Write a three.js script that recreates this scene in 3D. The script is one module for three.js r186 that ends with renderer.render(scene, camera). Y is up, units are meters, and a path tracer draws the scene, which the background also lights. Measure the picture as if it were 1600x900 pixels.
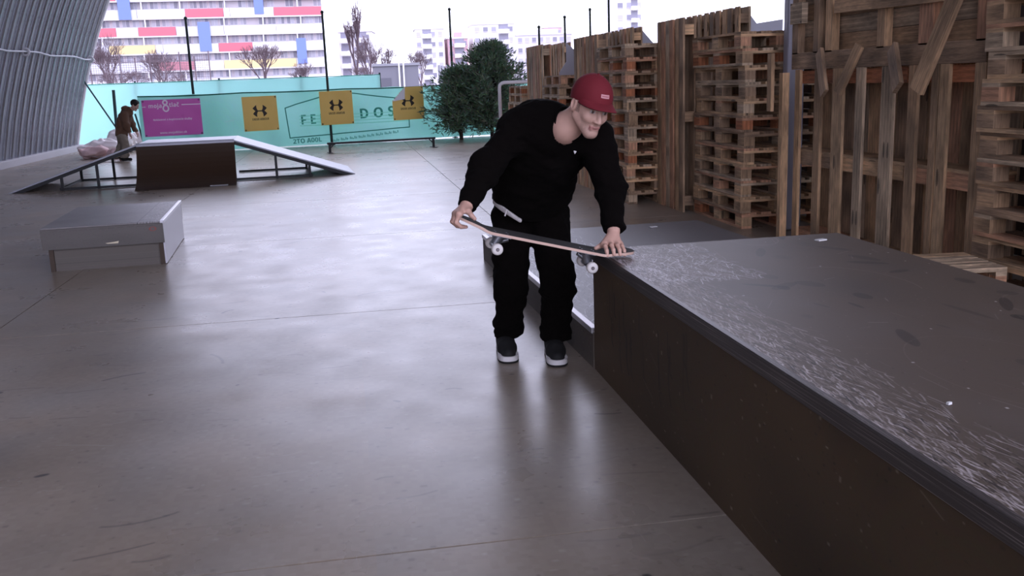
import * as THREE from 'three';
import { mergeGeometries } from 'three/addons/utils/BufferGeometryUtils.js';
import { RoundedBoxGeometry } from 'three/addons/geometries/RoundedBoxGeometry.js';

// ---------------------------------------------------------------- camera, sky, exposure
const scene = new THREE.Scene();
const camera = new THREE.PerspectiveCamera(33.398, 16 / 9, 0.05, 1000);   // 1500 px focal length on a 1600 x 900 frame
camera.position.set(0, 1.38, 0);
camera.up.set(0.071, 0.977, -0.201);
camera.lookAt(0.159, 1.38 - 0.21, -0.965);
const renderer = new THREE.WebGLRenderer({ antialias: true });
renderer.toneMapping = THREE.LinearToneMapping;
renderer.toneMappingExposure = 1.6;
renderer.shadowMap.enabled = true;
const SKY = [1.82, 1.84, 2.4];                                            // even white overcast
{
  const w = 16, h = 8, d = new Float32Array(w * h * 4);
  for (let i = 0; i < w * h; i++) { d[i * 4] = SKY[0]; d[i * 4 + 1] = SKY[1]; d[i * 4 + 2] = SKY[2]; d[i * 4 + 3] = 1; }
  const t = new THREE.DataTexture(d, w, h, THREE.RGBAFormat, THREE.FloatType);
  t.mapping = THREE.EquirectangularReflectionMapping; t.magFilter = THREE.LinearFilter; t.needsUpdate = true;
  scene.background = t; scene.environment = t;
}

// ---------------------------------------------------------------- helpers
function rng(seed) { let a = seed >>> 0; return () => { a = (a + 0x6D2B79F5) | 0; let t = Math.imul(a ^ (a >>> 15), 1 | a); t = (t + Math.imul(t ^ (t >>> 7), 61 | t)) ^ t; return ((t ^ (t >>> 14)) >>> 0) / 4294967296; }; }
const R0 = rng(7);
const rr = (a, b, r = R0) => a + (b - a) * r();
const V = (x, y, z) => new THREE.Vector3(x, y, z);
function hash(i, j, k = 0) { let h = Math.imul(i, 374761393) + Math.imul(j, 668265263) + Math.imul(k, 1274126177); h = Math.imul(h ^ (h >>> 13), 1274126177); return ((h ^ (h >>> 16)) >>> 0) / 4294967296; }
function vnoise(x, y, period = 0, s = 0) {
  const xi = Math.floor(x), yi = Math.floor(y), fx = x - xi, fy = y - yi, u = fx * fx * (3 - 2 * fx), v = fy * fy * (3 - 2 * fy);
  const m = (a) => (period ? ((a % period) + period) % period : a);
  const a = hash(m(xi), m(yi), s), b = hash(m(xi + 1), m(yi), s), c = hash(m(xi), m(yi + 1), s), d = hash(m(xi + 1), m(yi + 1), s);
  return a + (b - a) * u + (c - a) * v + (a - b - c + d) * u * v;
}
function fbm(x, y, period, oct = 4, s = 0) { let v = 0, a = 0.5, n = 0; for (let i = 0; i < oct; i++) { v += a * vnoise(x, y, period, s + i); n += a; x *= 2; y *= 2; period *= 2; a *= 0.5; } return v / n; }
function noise3(x, y, z) {
  const xi = Math.floor(x), yi = Math.floor(y), zi = Math.floor(z), f = (t) => t * t * (3 - 2 * t), u = f(x - xi), v = f(y - yi), w = f(z - zi);
  const L = (a, b, t) => a + (b - a) * t, h = (i, j, k) => hash(xi + i, yi + j, zi + k);
  return L(L(L(h(0, 0, 0), h(1, 0, 0), u), L(h(0, 1, 0), h(1, 1, 0), u), v), L(L(h(0, 0, 1), h(1, 0, 1), u), L(h(0, 1, 1), h(1, 1, 1), u), v), w);
}
function canvas(w, h, paint) { const c = document.createElement('canvas'); c.width = w; c.height = h; paint(c.getContext('2d'), w, h); const t = new THREE.CanvasTexture(c); t.colorSpace = THREE.SRGBColorSpace; t.wrapS = t.wrapT = THREE.RepeatWrapping; return t; }
function dataTex(n, fn, srgb = true) {
  const d = new Uint8Array(n * n * 4);
  for (let j = 0; j < n; j++) for (let i = 0; i < n; i++) { const c = fn(i / n, j / n); const o = (j * n + i) * 4; d[o] = c[0]; d[o + 1] = c[1]; d[o + 2] = c[2]; d[o + 3] = 255; }
  const t = new THREE.DataTexture(d, n, n, THREE.RGBAFormat); t.wrapS = t.wrapT = THREE.RepeatWrapping; t.magFilter = THREE.LinearFilter; t.minFilter = THREE.LinearMipmapLinearFilter; t.generateMipmaps = true;
  if (srgb) t.colorSpace = THREE.SRGBColorSpace; t.needsUpdate = true; return t;
}
const mat = (color, roughness = 0.8, o = {}) => new THREE.MeshStandardMaterial({ color, roughness, ...o });
const taken = new Map();
function numbered(n) { const k = taken.get(n) ?? 0; taken.set(n, k + 1); return k ? n + '_' + String(k).padStart(3, '0') : n; }
function shade(o) { o.castShadow = true; o.receiveShadow = true; return o; }
function part(name, geo, m, parent, pos, rot) { const o = shade(new THREE.Mesh(geo, m)); o.name = name; if (pos) o.position.set(...pos); if (rot) o.rotation.set(...rot); parent.add(o); return o; }
function thing(name, label, category, pos = [0, 0, 0], turn = 0, group) { const o = new THREE.Group(); o.name = numbered(name); o.position.set(...pos); o.rotation.y = turn; o.userData = { label, category }; if (group) o.userData.group = group; scene.add(o); return o; }
function struct(name, label, pos = [0, 0, 0]) { const o = new THREE.Group(); o.name = name; o.position.set(...pos); o.userData = { kind: 'structure', label, category: name.split('_')[0] }; scene.add(o); return o; }
// a box whose uv run in metres, u along its longest side
const boxCache = new Map();
function wbox(w, h, d, variant = 0) {
  const key = [w, h, d, variant].map((v) => v.toFixed(4)).join();
  if (boxCache.has(key)) return boxCache.get(key);
  const g = new THREE.BoxGeometry(w, h, d), p = g.attributes.position, n = g.attributes.normal, uv = g.attributes.uv, s = [w, h, d], long = s.indexOf(Math.max(...s));
  for (let i = 0; i < p.count; i++) {
    const c = [p.getX(i), p.getY(i), p.getZ(i)], nn = [Math.abs(n.getX(i)), Math.abs(n.getY(i)), Math.abs(n.getZ(i))], f = nn.indexOf(Math.max(...nn));
    const ax = [0, 1, 2].filter((a) => a !== f); const u = ax.includes(long) ? long : ax[0], v = ax.find((a) => a !== u);
    uv.setXY(i, c[u] + variant * 0.37, c[v] * 2.2 + variant * 0.61 + f * 0.31);
  }
  boxCache.set(key, g); return g;
}
function bar(a, b, r, seg = 8, r2 = r) { const A = V(...a), B = V(...b), d = B.clone().sub(A), g = new THREE.CylinderGeometry(r2, r, d.length(), seg); g.applyQuaternion(new THREE.Quaternion().setFromUnitVectors(V(0, 1, 0), d.normalize())); g.translate((A.x + B.x) / 2, (A.y + B.y) / 2, (A.z + B.z) / 2); return g; }
function tube(pts, r, seg = 40, rad = 8) { return new THREE.TubeGeometry(new THREE.CatmullRomCurve3(pts.map((p) => V(...p)), false, 'catmullrom', 0.2), seg, r, rad); }
function prism(pts, z0, z1) { const g = new THREE.ExtrudeGeometry(new THREE.Shape(pts.map((p) => new THREE.Vector2(...p))), { depth: z1 - z0, bevelEnabled: false }); g.translate(0, 0, z0); return g; }
const ORD = ['topmost', 'second', 'third', 'fourth', 'fifth', 'sixth', 'seventh', 'eighth', 'ninth', 'tenth', 'eleventh', 'twelfth', 'thirteenth', 'fourteenth'];

// ---------------------------------------------------------------- implicit surfaces (bodies, clothes)
const sub3 = (a, b) => [a[0] - b[0], a[1] - b[1], a[2] - b[2]], dot3 = (a, b) => a[0] * b[0] + a[1] * b[1] + a[2] * b[2], len3 = (a) => Math.hypot(a[0], a[1], a[2]);
const nor3 = (a) => { const l = len3(a); return [a[0] / l, a[1] / l, a[2] / l]; }, cross3 = (a, b) => [a[1] * b[2] - a[2] * b[1], a[2] * b[0] - a[0] * b[2], a[0] * b[1] - a[1] * b[0]];
const smin = (a, b, k) => { const h = Math.max(k - Math.abs(a - b), 0) / k; return Math.min(a, b) - h * h * k * 0.25; };
const cap = (a, b, ra, rb = ra) => { const ab = sub3(b, a), q = dot3(ab, ab); return (p) => { const pa = sub3(p, a), h = Math.min(1, Math.max(0, dot3(pa, ab) / q)); return Math.hypot(pa[0] - ab[0] * h, pa[1] - ab[1] * h, pa[2] - ab[2] * h) - (ra + (rb - ra) * h); }; };
const ell = (c, r) => (p) => { const x = (p[0] - c[0]) / r[0], y = (p[1] - c[1]) / r[1], z = (p[2] - c[2]) / r[2], k0 = Math.hypot(x, y, z), k1 = Math.hypot(x / r[0], y / r[1], z / r[2]); return k1 < 1e-9 ? -Math.min(...r) : k0 * (k0 - 1) / k1; };
// capsule flattened across the axis: wide along lat, thinner by flat the other way
const ecap = (a, b, lat, ra, rb, flat) => { const ax = nor3(sub3(b, a)), n = nor3(cross3(lat, ax)), ab = sub3(b, a), q = dot3(ab, ab); return (p) => { const pa = sub3(p, a), e = dot3(pa, n) * (flat - 1), s = [pa[0] + n[0] * e, pa[1] + n[1] * e, pa[2] + n[2] * e], h = Math.min(1, Math.max(0, dot3(s, ab) / q)); return (Math.hypot(s[0] - ab[0] * h, s[1] - ab[1] * h, s[2] - ab[2] * h) - (ra + (rb - ra) * h)) / (0.4 + 0.6 * flat); }; };
const blend = (list, k) => (p) => { let d = list[0](p); for (let i = 1; i < list.length; i++) d = smin(d, list[i](p), k); return d; };
const minus = (f, g, k = 0) => (p) => { const a = f(p), b = -g(p); return k ? -smin(-a, -b, k) : Math.max(a, b); };
const chain = (pts, rs) => pts.slice(1).map((p, i) => cap(pts[i], p, rs[i], rs[i + 1]));
function nets(f, lo, hi, cell, paint) {                                  // naive surface nets
  const n = [0, 1, 2].map((i) => Math.ceil((hi[i] - lo[i]) / cell) + 1), [nx, ny, nz] = n, F = new Float32Array(nx * ny * nz);
  for (let k = 0, o = 0; k < nz; k++) for (let j = 0; j < ny; j++) for (let i = 0; i < nx; i++, o++) F[o] = f([lo[0] + i * cell, lo[1] + j * cell, lo[2] + k * cell]);
  const id = new Int32Array(nx * ny * nz).fill(-1), pos = [], idx = [], at = (i, j, k) => i + nx * (j + ny * k);
  for (let k = 0; k < nz - 1; k++) for (let j = 0; j < ny - 1; j++) for (let i = 0; i < nx - 1; i++) {
    let m = 0; const c = []; for (let q = 0; q < 8; q++) { const v = F[at(i + (q & 1), j + ((q >> 1) & 1), k + (q >> 2))]; c.push(v); if (v < 0) m |= 1 << q; }
    if (m === 0 || m === 255) continue;
    let x = 0, y = 0, z = 0, cnt = 0;
    for (let a = 0; a < 8; a++) for (const bit of [1, 2, 4]) { const b = a | bit; if (a === b) continue; if ((c[a] < 0) === (c[b] < 0)) continue; const t = c[a] / (c[a] - c[b]); x += (a & 1) + (bit === 1 ? t : 0); y += ((a >> 1) & 1) + (bit === 2 ? t : 0); z += (a >> 2) + (bit === 4 ? t : 0); cnt++; }
    id[at(i, j, k)] = pos.length / 3; pos.push(lo[0] + (i + x / cnt) * cell, lo[1] + (j + y / cnt) * cell, lo[2] + (k + z / cnt) * cell);
  }
  for (let k = 1; k < nz - 1; k++) for (let j = 1; j < ny - 1; j++) for (let i = 1; i < nx - 1; i++) {
    const s = F[at(i, j, k)] < 0;
    const quad = (a, b, c, d, flip) => { if (a < 0 || b < 0 || c < 0 || d < 0) return; if (flip) idx.push(a, c, b, a, d, c); else idx.push(a, b, c, a, c, d); };
    if (s !== (F[at(i + 1, j, k)] < 0)) quad(id[at(i, j - 1, k - 1)], id[at(i, j, k - 1)], id[at(i, j, k)], id[at(i, j - 1, k)], !s);
    if (s !== (F[at(i, j + 1, k)] < 0)) quad(id[at(i - 1, j, k - 1)], id[at(i - 1, j, k)], id[at(i, j, k)], id[at(i, j, k - 1)], !s);
    if (s !== (F[at(i, j, k + 1)] < 0)) quad(id[at(i - 1, j - 1, k)], id[at(i, j - 1, k)], id[at(i, j, k)], id[at(i - 1, j, k)], !s);
  }
  const g = new THREE.BufferGeometry(); g.setAttribute('position', new THREE.Float32BufferAttribute(pos, 3)); g.setIndex(idx);
  const nn = new Float32Array(pos.length), e = cell * 0.6;
  for (let v = 0; v < pos.length; v += 3) { const [x, y, z] = [pos[v], pos[v + 1], pos[v + 2]]; const q = nor3([f([x + e, y, z]) - f([x - e, y, z]), f([x, y + e, z]) - f([x, y - e, z]), f([x, y, z + e]) - f([x, y, z - e]) + 1e-9]); nn.set(q, v); }
  g.setAttribute('normal', new THREE.BufferAttribute(nn, 3));
  if (paint) { const col = new Float32Array(pos.length); for (let v = 0; v < pos.length; v += 3) col.set(paint([pos[v], pos[v + 1], pos[v + 2]]), v); g.setAttribute('color', new THREE.BufferAttribute(col, 3)); }
  return g;
}

// ---------------------------------------------------------------- materials
const woodGrain = (tone, seed) => dataTex(256, (u, v) => {
  const w = fbm(u * 6 + 0.0, v * 6, 6, 3, seed), g = fbm(u * 4, v * 64, 4, 2, seed + 9), f = fbm(u * 32, v * 128, 32, 2, seed + 5);
  const k = 0.72 + 0.3 * (g - 0.5) + 0.35 * (w - 0.5) * 1.4 + 0.22 * (f - 0.5) + 0.28 * 0.5, knot = hash(Math.floor(u * 5), Math.floor(v * 12), seed) > 0.93 && Math.hypot((u * 5) % 1 - 0.5, ((v * 12) % 1 - 0.5) * 0.9) < 0.22 ? 0.62 : 1;
  return tone.map((c) => Math.max(0, Math.min(255, c * k * knot)));
});
const WOOD = [[208, 172, 132], [192, 156, 119], [222, 180, 136], [180, 148, 117], [207, 156, 121], [202, 176, 145]].map((t, i) => { const m = woodGrain(t, 11 + i * 17); m.repeat.set(0.8, 0.8); return mat(0xffffff, 0.82, { map: m }); });
const wood = (r = R0) => WOOD[Math.floor(r() * WOOD.length)];
const blockWood = [mat(0xe0bca4, 0.85, { map: WOOD[4].map }), WOOD[1], WOOD[4], WOOD[3]];
const steelDark = mat(0x2a2e33, 0.5, { metalness: 0.6 });
const blackPaint = mat(0x16171a, 0.55);
const whitePaint = mat(0xe4e2e6, 0.5);

// ---------------------------------------------------------------- floor of ground slabs
const floorMap = canvas(2048, 2048, (c, w, h) => {                       // 12 m square
  c.fillStyle = '#928980'; c.fillRect(0, 0, w, h);
  const r = rng(31);
  for (let y = 0; y < 512; y++) for (let x = 0; x < 512; x++) { const n = (fbm(x / 32, y / 32, 16, 4, 17) - 0.5) * 46 + (r() - 0.5) * 7, q = fbm(x / 14 + 3, y / 14, 0, 2, 29) - 0.5; c.fillStyle = `rgb(${Math.round(148 + n + q * 8)},${Math.round(136 + n)},${Math.round(122 + n - q * 8)})`; c.fillRect(x * 4, y * 4, 4, 4); }
  for (let i = 0; i < 22000; i++) { c.fillStyle = r() < 0.6 ? `rgba(60,56,54,${r() * 0.34})` : `rgba(196,190,184,${r() * 0.28})`; c.fillRect(r() * w, r() * h, 1 + r() * 3, 1 + r() * 2); }
  for (let i = 0; i < 1100; i++) { const x = r() * w, y = r() * h, l = 4 + r() * 40, a = r() * 0.7 - 0.35; c.strokeStyle = r() < 0.72 ? `rgba(48,44,44,${0.1 + r() * 0.35})` : `rgba(196,190,188,${0.1 + r() * 0.25})`; c.lineWidth = 0.8 + r() * 1.8; c.beginPath(); c.moveTo(x, y); c.quadraticCurveTo(x + l / 2, y + (r() - 0.5) * 10, x + Math.cos(a) * l, y + Math.sin(a) * l); c.stroke(); }
  for (let i = 0; i < 40; i++) { const x = r() * w, y = r() * h, R = 20 + r() * 60, a = r() * 6.28; c.strokeStyle = `rgba(40,38,38,${0.2 + r() * 0.35})`; c.lineWidth = 1.5 + r() * 1.5; c.beginPath(); c.arc(x, y, R, a, a + 0.4 + r() * 0.9); c.stroke(); }
  for (let i = 0; i < 60; i++) { c.fillStyle = `rgba(34,32,32,${0.5 + r() * 0.4})`; c.beginPath(); c.ellipse(r() * w, r() * h, 1.5 + r() * 3.5, 1 + r() * 2, r() * 3, 0, 7); c.fill(); }
});
const floorRough = dataTex(512, (u, v) => { const k = 78 + 9 * (fbm(u * 8, v * 8, 8, 4, 3) - 0.5) * 2 + 12 * (fbm(u * 60, v * 60, 60, 2, 8) - 0.5) * 2; const e = k + 5 * (R0() - 0.5); return [e, e, e]; }, false);
const floorMat = mat(0xffffff, 1.0, { map: floorMap, roughnessMap: floorRough });
{
  const fl = struct('floor', 'smooth grey concrete floor with saw cut joints');
  const xs = [-7.35, -5.85, -2.2, 1.45, 5.1, 8.75, 12.4, 16.05, 19.7, 24.6], zs = []; for (let z = 13.55; z > -28; z -= 3.25) zs.push(z); zs[zs.length - 1] = -28.6;
  for (let i = 0; i < xs.length - 1; i++) for (let j = 0; j < zs.length - 1; j++) {
    const g = 0.004, w = xs[i + 1] - xs[i] - 2 * g, d = zs[j] - zs[j + 1] - 2 * g, cx = (xs[i] + xs[i + 1]) / 2, cz = (zs[j] + zs[j + 1]) / 2, geo = new THREE.BoxGeometry(w, 0.12, d), p = geo.attributes.position, uv = geo.attributes.uv;
    for (let k = 0; k < p.count; k++) uv.setXY(k, (p.getX(k) + cx) / 12, (p.getZ(k) + cz) / 12);
    part('slab', geo, floorMat, fl, [cx, -0.06, cz]);
  }
  part('subbase', new THREE.BoxGeometry(31.95, 0.2, 42.1), mat(0x2c2826, 0.95), fl, [8.6, -0.2, -7.5]);
}
{
  const gm = mat(0x8f8a86, 0.9, { map: dataTex(256, (u, v) => { const k = 190 + 60 * (fbm(u * 16, v * 16, 16, 4, 77) - 0.5) * 2; return [k, k, k]; }) }); gm.map.repeat.set(60, 60);
  const o = part('ground', new THREE.PlaneGeometry(900, 900), gm, scene, [0, -0.13, -150], [-Math.PI / 2, 0, 0]); o.userData = { kind: 'structure', label: 'open paved ground outside the hall', category: 'ground' };
}

// ---------------------------------------------------------------- arched hall of ribbed sheet metal
{
  const CX = 8.65, CY = -3.0, RAD = 16.1, A0 = Math.PI - 0.1855, pitch = 0.42, zFar = -27.6, N = 81;
  const sheet = mat(0x9a9ca4, 0.42, { metalness: 0.35, roughnessMap: dataTex(256, (u, v) => { const k = 150 + 90 * (fbm(u * 12, v * 12, 12, 4, 61) - 0.5) * 2; return [k, k, k]; }, false) });
  sheet.roughness = 0.8;
  const flat = [[0, 0], [pitch, 0], [pitch, 0.07], [0, 0.07]], ribProf = []; for (let i = 0; i <= 8; i++) { const a = Math.PI * i / 8; ribProf.push([0.33 - 0.05 * Math.cos(a), -0.06 * Math.sin(a)]); }
  const sweep = (prof, a0, a1, seg) => {
    const pos = [], uv = [], idx = [], n = prof.length;
    for (let s = 0; s < seg; s++) for (let i = 0; i < n; i++) {
      const b = pos.length / 3, q = [[s, i], [s + 1, i], [s + 1, (i + 1) % n], [s, (i + 1) % n]];
      for (const [ss, ii] of q) { const a = a0 + (a1 - a0) * ss / seg, r = RAD + prof[ii][1]; pos.push(CX + r * Math.cos(a), CY + r * Math.sin(a), prof[ii][0]); uv.push(a * RAD / 4, prof[ii][0]); }
      idx.push(b, b + 1, b + 2, b, b + 2, b + 3);
    }
    const g = new THREE.BufferGeometry(); g.setAttribute('position', new THREE.Float32BufferAttribute(pos, 3)); g.setAttribute('uv', new THREE.Float32BufferAttribute(uv, 2)); g.setIndex(idx); g.computeVertexNormals(); return g;
  };
  const gl = sweep(flat, A0, Math.PI / 2, 44), gr = sweep(flat, Math.PI / 2, Math.PI - A0, 30), rl = sweep(ribProf, A0, Math.PI / 2, 44), rrt = sweep(ribProf, Math.PI / 2, Math.PI - A0, 30);
  const seam = mat(0x9a9ca4, 0.26, { metalness: 0.9 });
  const wl = struct('wall_left', 'curved ribbed grey sheet metal hall wall'), wr = struct('wall_right', 'far half of the ribbed sheet metal arch');
  for (let i = 0; i < N; i++) { part('seam_rib', rl, seam, part('panel', gl, sheet, wl, [0, 0, zFar + i * pitch])); part('seam_rib', rrt, seam, part('panel', gr, sheet, wr, [0, 0, zFar + i * pitch])); }
  const edge = (a0, a1) => { const pts = []; for (let i = 0; i <= 40; i++) { const a = a0 + (a1 - a0) * i / 40; pts.push([CX + (RAD - 0.02) * Math.cos(a), CY + (RAD - 0.02) * Math.sin(a), zFar - 0.03]); } return tube(pts, 0.045, 90, 8); };
  part('edge_tube', edge(A0, Math.PI / 2), whitePaint, wl); part('edge_tube', edge(Math.PI / 2, Math.PI - A0), whitePaint, wr);
  const kerb = mat(0xb9b6ba, 0.7);
  const k1 = part('baseboard_left', new RoundedBoxGeometry(0.3, 0.16, 41.4, 2, 0.015), kerb, scene, [-7.12, 0.075, -7.0]); k1.userData = { kind: 'structure', label: 'pale concrete kerb under the curved metal wall', category: 'kerb' };
// cable slung along the wall
  const c = thing('wall_cable', 'sagging grey cable strung along the ribbed wall', 'cable', [-6.2, 2.3, -20]);
  const pts = []; for (let i = 0; i <= 24; i++) { const z = -4 - i * 23.5 / 24; pts.push([-0.2, 0.05 + 0.025 * Math.sin(i * 2.1), z + 20]); }
  part('wire', tube(pts, 0.022, 160, 6), mat(0xa8aab2, 0.5), c);
  for (const z of [-27.2, -21.9, -16]) part('insulator', new THREE.TorusGeometry(0.07, 0.025, 8, 16), mat(0xc9c9ce, 0.5), c, [-0.22, 0.05, z + 20]);
}

// ---------------------------------------------------------------- skate obstacles in the foreground
function scuffed(w, h, base, fn, seed) { return canvas(w, h, (c) => { c.fillStyle = base; c.fillRect(0, 0, w, h); fn(c, rng(seed), w, h); }); }
function speckle(c, r, w, h, n, light) { for (let i = 0; i < n; i++) { c.fillStyle = r() < light ? `rgba(170,160,154,${r() * 0.5})` : `rgba(12,10,9,${r() * 0.45})`; c.fillRect(r() * w, r() * h, 1 + r() * 2.5, 1 + r() * 2.5); } }
function blotch(c, r, w, h, n, cols, a) { for (let i = 0; i < n; i++) { const x = r() * w, y = r() * h, s = 20 + r() * 160, g = c.createRadialGradient(x, y, 0, x, y, s), col = cols[Math.floor(r() * cols.length)]; g.addColorStop(0, `rgba(${col},${a * r()})`); g.addColorStop(1, `rgba(${col},0)`); c.fillStyle = g; c.fillRect(x - s, y - s, 2 * s, 2 * s); } }
function streaks(c, r, n, x0, x1, y0, y1, col, power = 1, len = 60, tilt = 0.35) {    // scrapes left by trucks and decks
  for (let i = 0; i < n; i++) { const x = x0 + (x1 - x0) * Math.pow(r(), power), y = y0 + (y1 - y0) * r(), l = 8 + r() * len, a = Math.PI / 2 + (r() - 0.5) * 2 * tilt; c.strokeStyle = `rgba(${col},${0.15 + r() * 0.6})`; c.lineWidth = 0.8 + r() * 3; c.beginPath(); c.moveTo(x, y); c.quadraticCurveTo(x + Math.cos(a) * l * 0.5 + (r() - 0.5) * 12, y + Math.sin(a) * l * 0.5, x + Math.cos(a) * l, y + Math.sin(a) * l); c.stroke(); }
}
// a top sheet with uv 0..1 over its upper face (u to +x, v from far to near)
function topSheet(w, h, d) { const g = new RoundedBoxGeometry(w, h, d, 2, Math.min(0.006, h * 0.4)), p = g.attributes.position, uv = g.attributes.uv; for (let i = 0; i < p.count; i++) uv.setXY(i, p.getX(i) / w + 0.5, 0.5 - p.getZ(i) / d); return g; }
function sideSheet(w, h, d) { const g = new THREE.BoxGeometry(w, h, d), p = g.attributes.position, uv = g.attributes.uv; for (let i = 0; i < p.count; i++) uv.setXY(i, (d > w ? p.getZ(i) / d : p.getX(i) / w) + 0.5, p.getY(i) / h + 0.5); return g; }
{
  const W = 1.25, H = 0.593, z0 = -4.36, z1 = -0.2, D = z1 - z0, cx = 1.11 + W / 2, cz = (z0 + z1) / 2;
  const t = thing('grind_ledge', 'long dark brown skate ledge with scraped edge in the foreground', 'ledge', [cx, 0, cz]);
  const tm = scuffed(1024, 2048, '#5c5045', (c, r, w, h) => {
    blotch(c, r, w, h, 120, ['40,36,34', '104,98,96', '70,64,60'], 0.28); speckle(c, r, w, h, 2600, 0.35);
    streaks(c, r, 2600, 14, 200, 0, h, '170,160,158', 1.6, 34, 0.5); streaks(c, r, 1300, 14, 120, 0, h, '206,196,196', 1.3, 26, 0.6);
    streaks(c, r, 1500, 16, 400, 0, 420, '216,210,218', 1.6, 40, 1.1); streaks(c, r, 700, 20, 170, 0, h, '34,30,29', 1.2, 36, 0.4);
    streaks(c, r, 90, 150, w, 0, h, '136,128,124', 1, 90, 1.5); 
    for (let i = 0; i < 14; i++) { c.strokeStyle = `rgba(150,142,138,${0.12 + r() * 0.2})`; c.lineWidth = 2 + r() * 3; c.beginPath(); c.arc(w * (0.3 + r() * 0.7), h * r(), 50 + r() * 120, r() * 6, r() * 6 + 2); c.stroke(); }
    for (let i = 0; i < 26; i++) { c.fillStyle = 'rgba(214,208,204,0.8)'; c.fillRect(w * (0.2 + 0.8 * r()), h * r(), 3 + r() * 5, 2 + r() * 3); }
    for (let i = 0; i < 46; i++) { c.fillStyle = `rgba(34,30,28,${0.2 + r() * 0.3})`; c.beginPath(); c.ellipse(w * (0.3 + 0.7 * r()), h * r(), 14 + r() * 50, 6 + r() * 18, r() * 3, 0, 7); c.fill(); }
  }, 5);
  const sm = scuffed(1024, 256, '#4c3a26', (c, r, w, h) => {
    blotch(c, r, w, h, 80, ['36,27,18', '82,66,46'], 0.35); speckle(c, r, w, h, 700, 0.3);
    for (let i = 0; i < 42; i++) { c.fillStyle = `rgba(150,140,128,${0.3 + r() * 0.5})`; c.fillRect(r() * w, r() * h, 1.5 + r() * 3, 2 + r() * 5); }
    for (let i = 0; i < 26; i++) { const x = w * (0.02 + r() * 0.3), y = h * (0.1 + r() * 0.4); c.strokeStyle = `rgba(20,16,14,${0.2 + r() * 0.4})`; c.lineWidth = 1.5 + r() * 4; c.beginPath(); c.moveTo(x, y); c.bezierCurveTo(x + 6, y + 20, x - 6, y + 50, x + 8, y + 40 + r() * 70); c.stroke(); }
    for (let i = 0; i < 12; i++) { const x = r() * w, y = r() * h; c.strokeStyle = `rgba(140,130,118,${0.25 + r() * 0.3})`; c.lineWidth = 1.2; c.beginPath(); c.moveTo(x, y); c.lineTo(x + 14 + r() * 26, y + 6 + r() * 14); c.stroke(); }
  }, 9);
  const side = mat(0xffffff, 0.6, { map: sm });
  part('side_panel', sideSheet(0.018, H - 0.03, D), side, t, [-W / 2 + 0.012, (H - 0.03) / 2, 0]);
  part('side_panel', sideSheet(0.018, H - 0.03, D), side, t, [W / 2 - 0.012, (H - 0.03) / 2, 0]);
  part('end_panel', sideSheet(W - 0.05, H - 0.03, 0.018), side, t, [0, (H - 0.03) / 2, -D / 2 + 0.012]);
  part('end_panel', sideSheet(W - 0.05, H - 0.03, 0.018), side, t, [0, (H - 0.03) / 2, D / 2 - 0.012]);
  part('top_panel', topSheet(W, 0.03, D), mat(0xffffff, 0.5, { map: tm, bumpMap: tm, bumpScale: 0.001 }), t, [0, H - 0.015, 0]);
  const em = scuffed(64, 1024, '#4a4442', (c, r, w, h) => { speckle(c, r, w, h, 900, 0.5); streaks(c, r, 160, 0, w, 0, h, '168,158,154', 1, 50, 0.1); }, 15);
  const edgeM = mat(0xffffff, 0.42, { map: em, metalness: 0.4 });
  part('edge_iron', new RoundedBoxGeometry(0.006, 0.05, D, 2, 0.002), edgeM, t, [-W / 2 - 0.001, H - 0.026, 0]);
  part('edge_iron', new RoundedBoxGeometry(0.022, 0.005, D, 2, 0.002), edgeM, t, [-W / 2 + 0.009, H + 0.0005, 0]);
}
{
  const H = 0.2, x0 = 1.06, x1 = 2.88, z0 = -7.53, z1 = -4.40, W = x1 - x0, D = z1 - z0;
  const t = thing('manual_pad', 'low grey skate platform with scraped top behind the tall ledge', 'platform', [(x0 + x1) / 2, 0, (z0 + z1) / 2], 0.03);
  const tm = scuffed(1024, 1024, '#6e6b6c', (c, r, w, h) => { blotch(c, r, w, h, 60, ['58,54,54', '120,116,120'], 0.25); speckle(c, r, w, h, 1500, 0.4); streaks(c, r, 900, 10, 400, 0, h, '222,220,232', 1.5, 50, 0.8); streaks(c, r, 620, 10, 300, 0, h, '44,42,46', 1.3, 50, 0.8); streaks(c, r, 60, 300, w, 0, h, '150,146,146', 1, 60, 1.5); }, 21);
  const sm = scuffed(512, 128, '#5a4e42', (c, r, w, h) => { blotch(c, r, w, h, 40, ['40,36,32', '96,90,84'], 0.35); speckle(c, r, w, h, 500, 0.4); }, 23);
  const side = mat(0xffffff, 0.6, { map: sm });
  for (const s of [-1, 1]) { part('side_panel', sideSheet(0.018, H - 0.02, D), side, t, [s * (W / 2 - 0.011), (H - 0.02) / 2, 0]); part('end_panel', sideSheet(W - 0.05, H - 0.02, 0.018), side, t, [0, (H - 0.02) / 2, s * (D / 2 - 0.011)]); }
  part('top_panel', topSheet(W, 0.02, D), mat(0xffffff, 0.42, { map: tm, bumpMap: tm, bumpScale: 0.0012 }), t, [0, H - 0.01, 0]);
  part('edge_iron', new RoundedBoxGeometry(0.035, 0.03, D, 2, 0.004), mat(0xb6b2b4, 0.35, { metalness: 0.6 }), t, [-W / 2 + 0.012, H - 0.0125, 0]);
}
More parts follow.
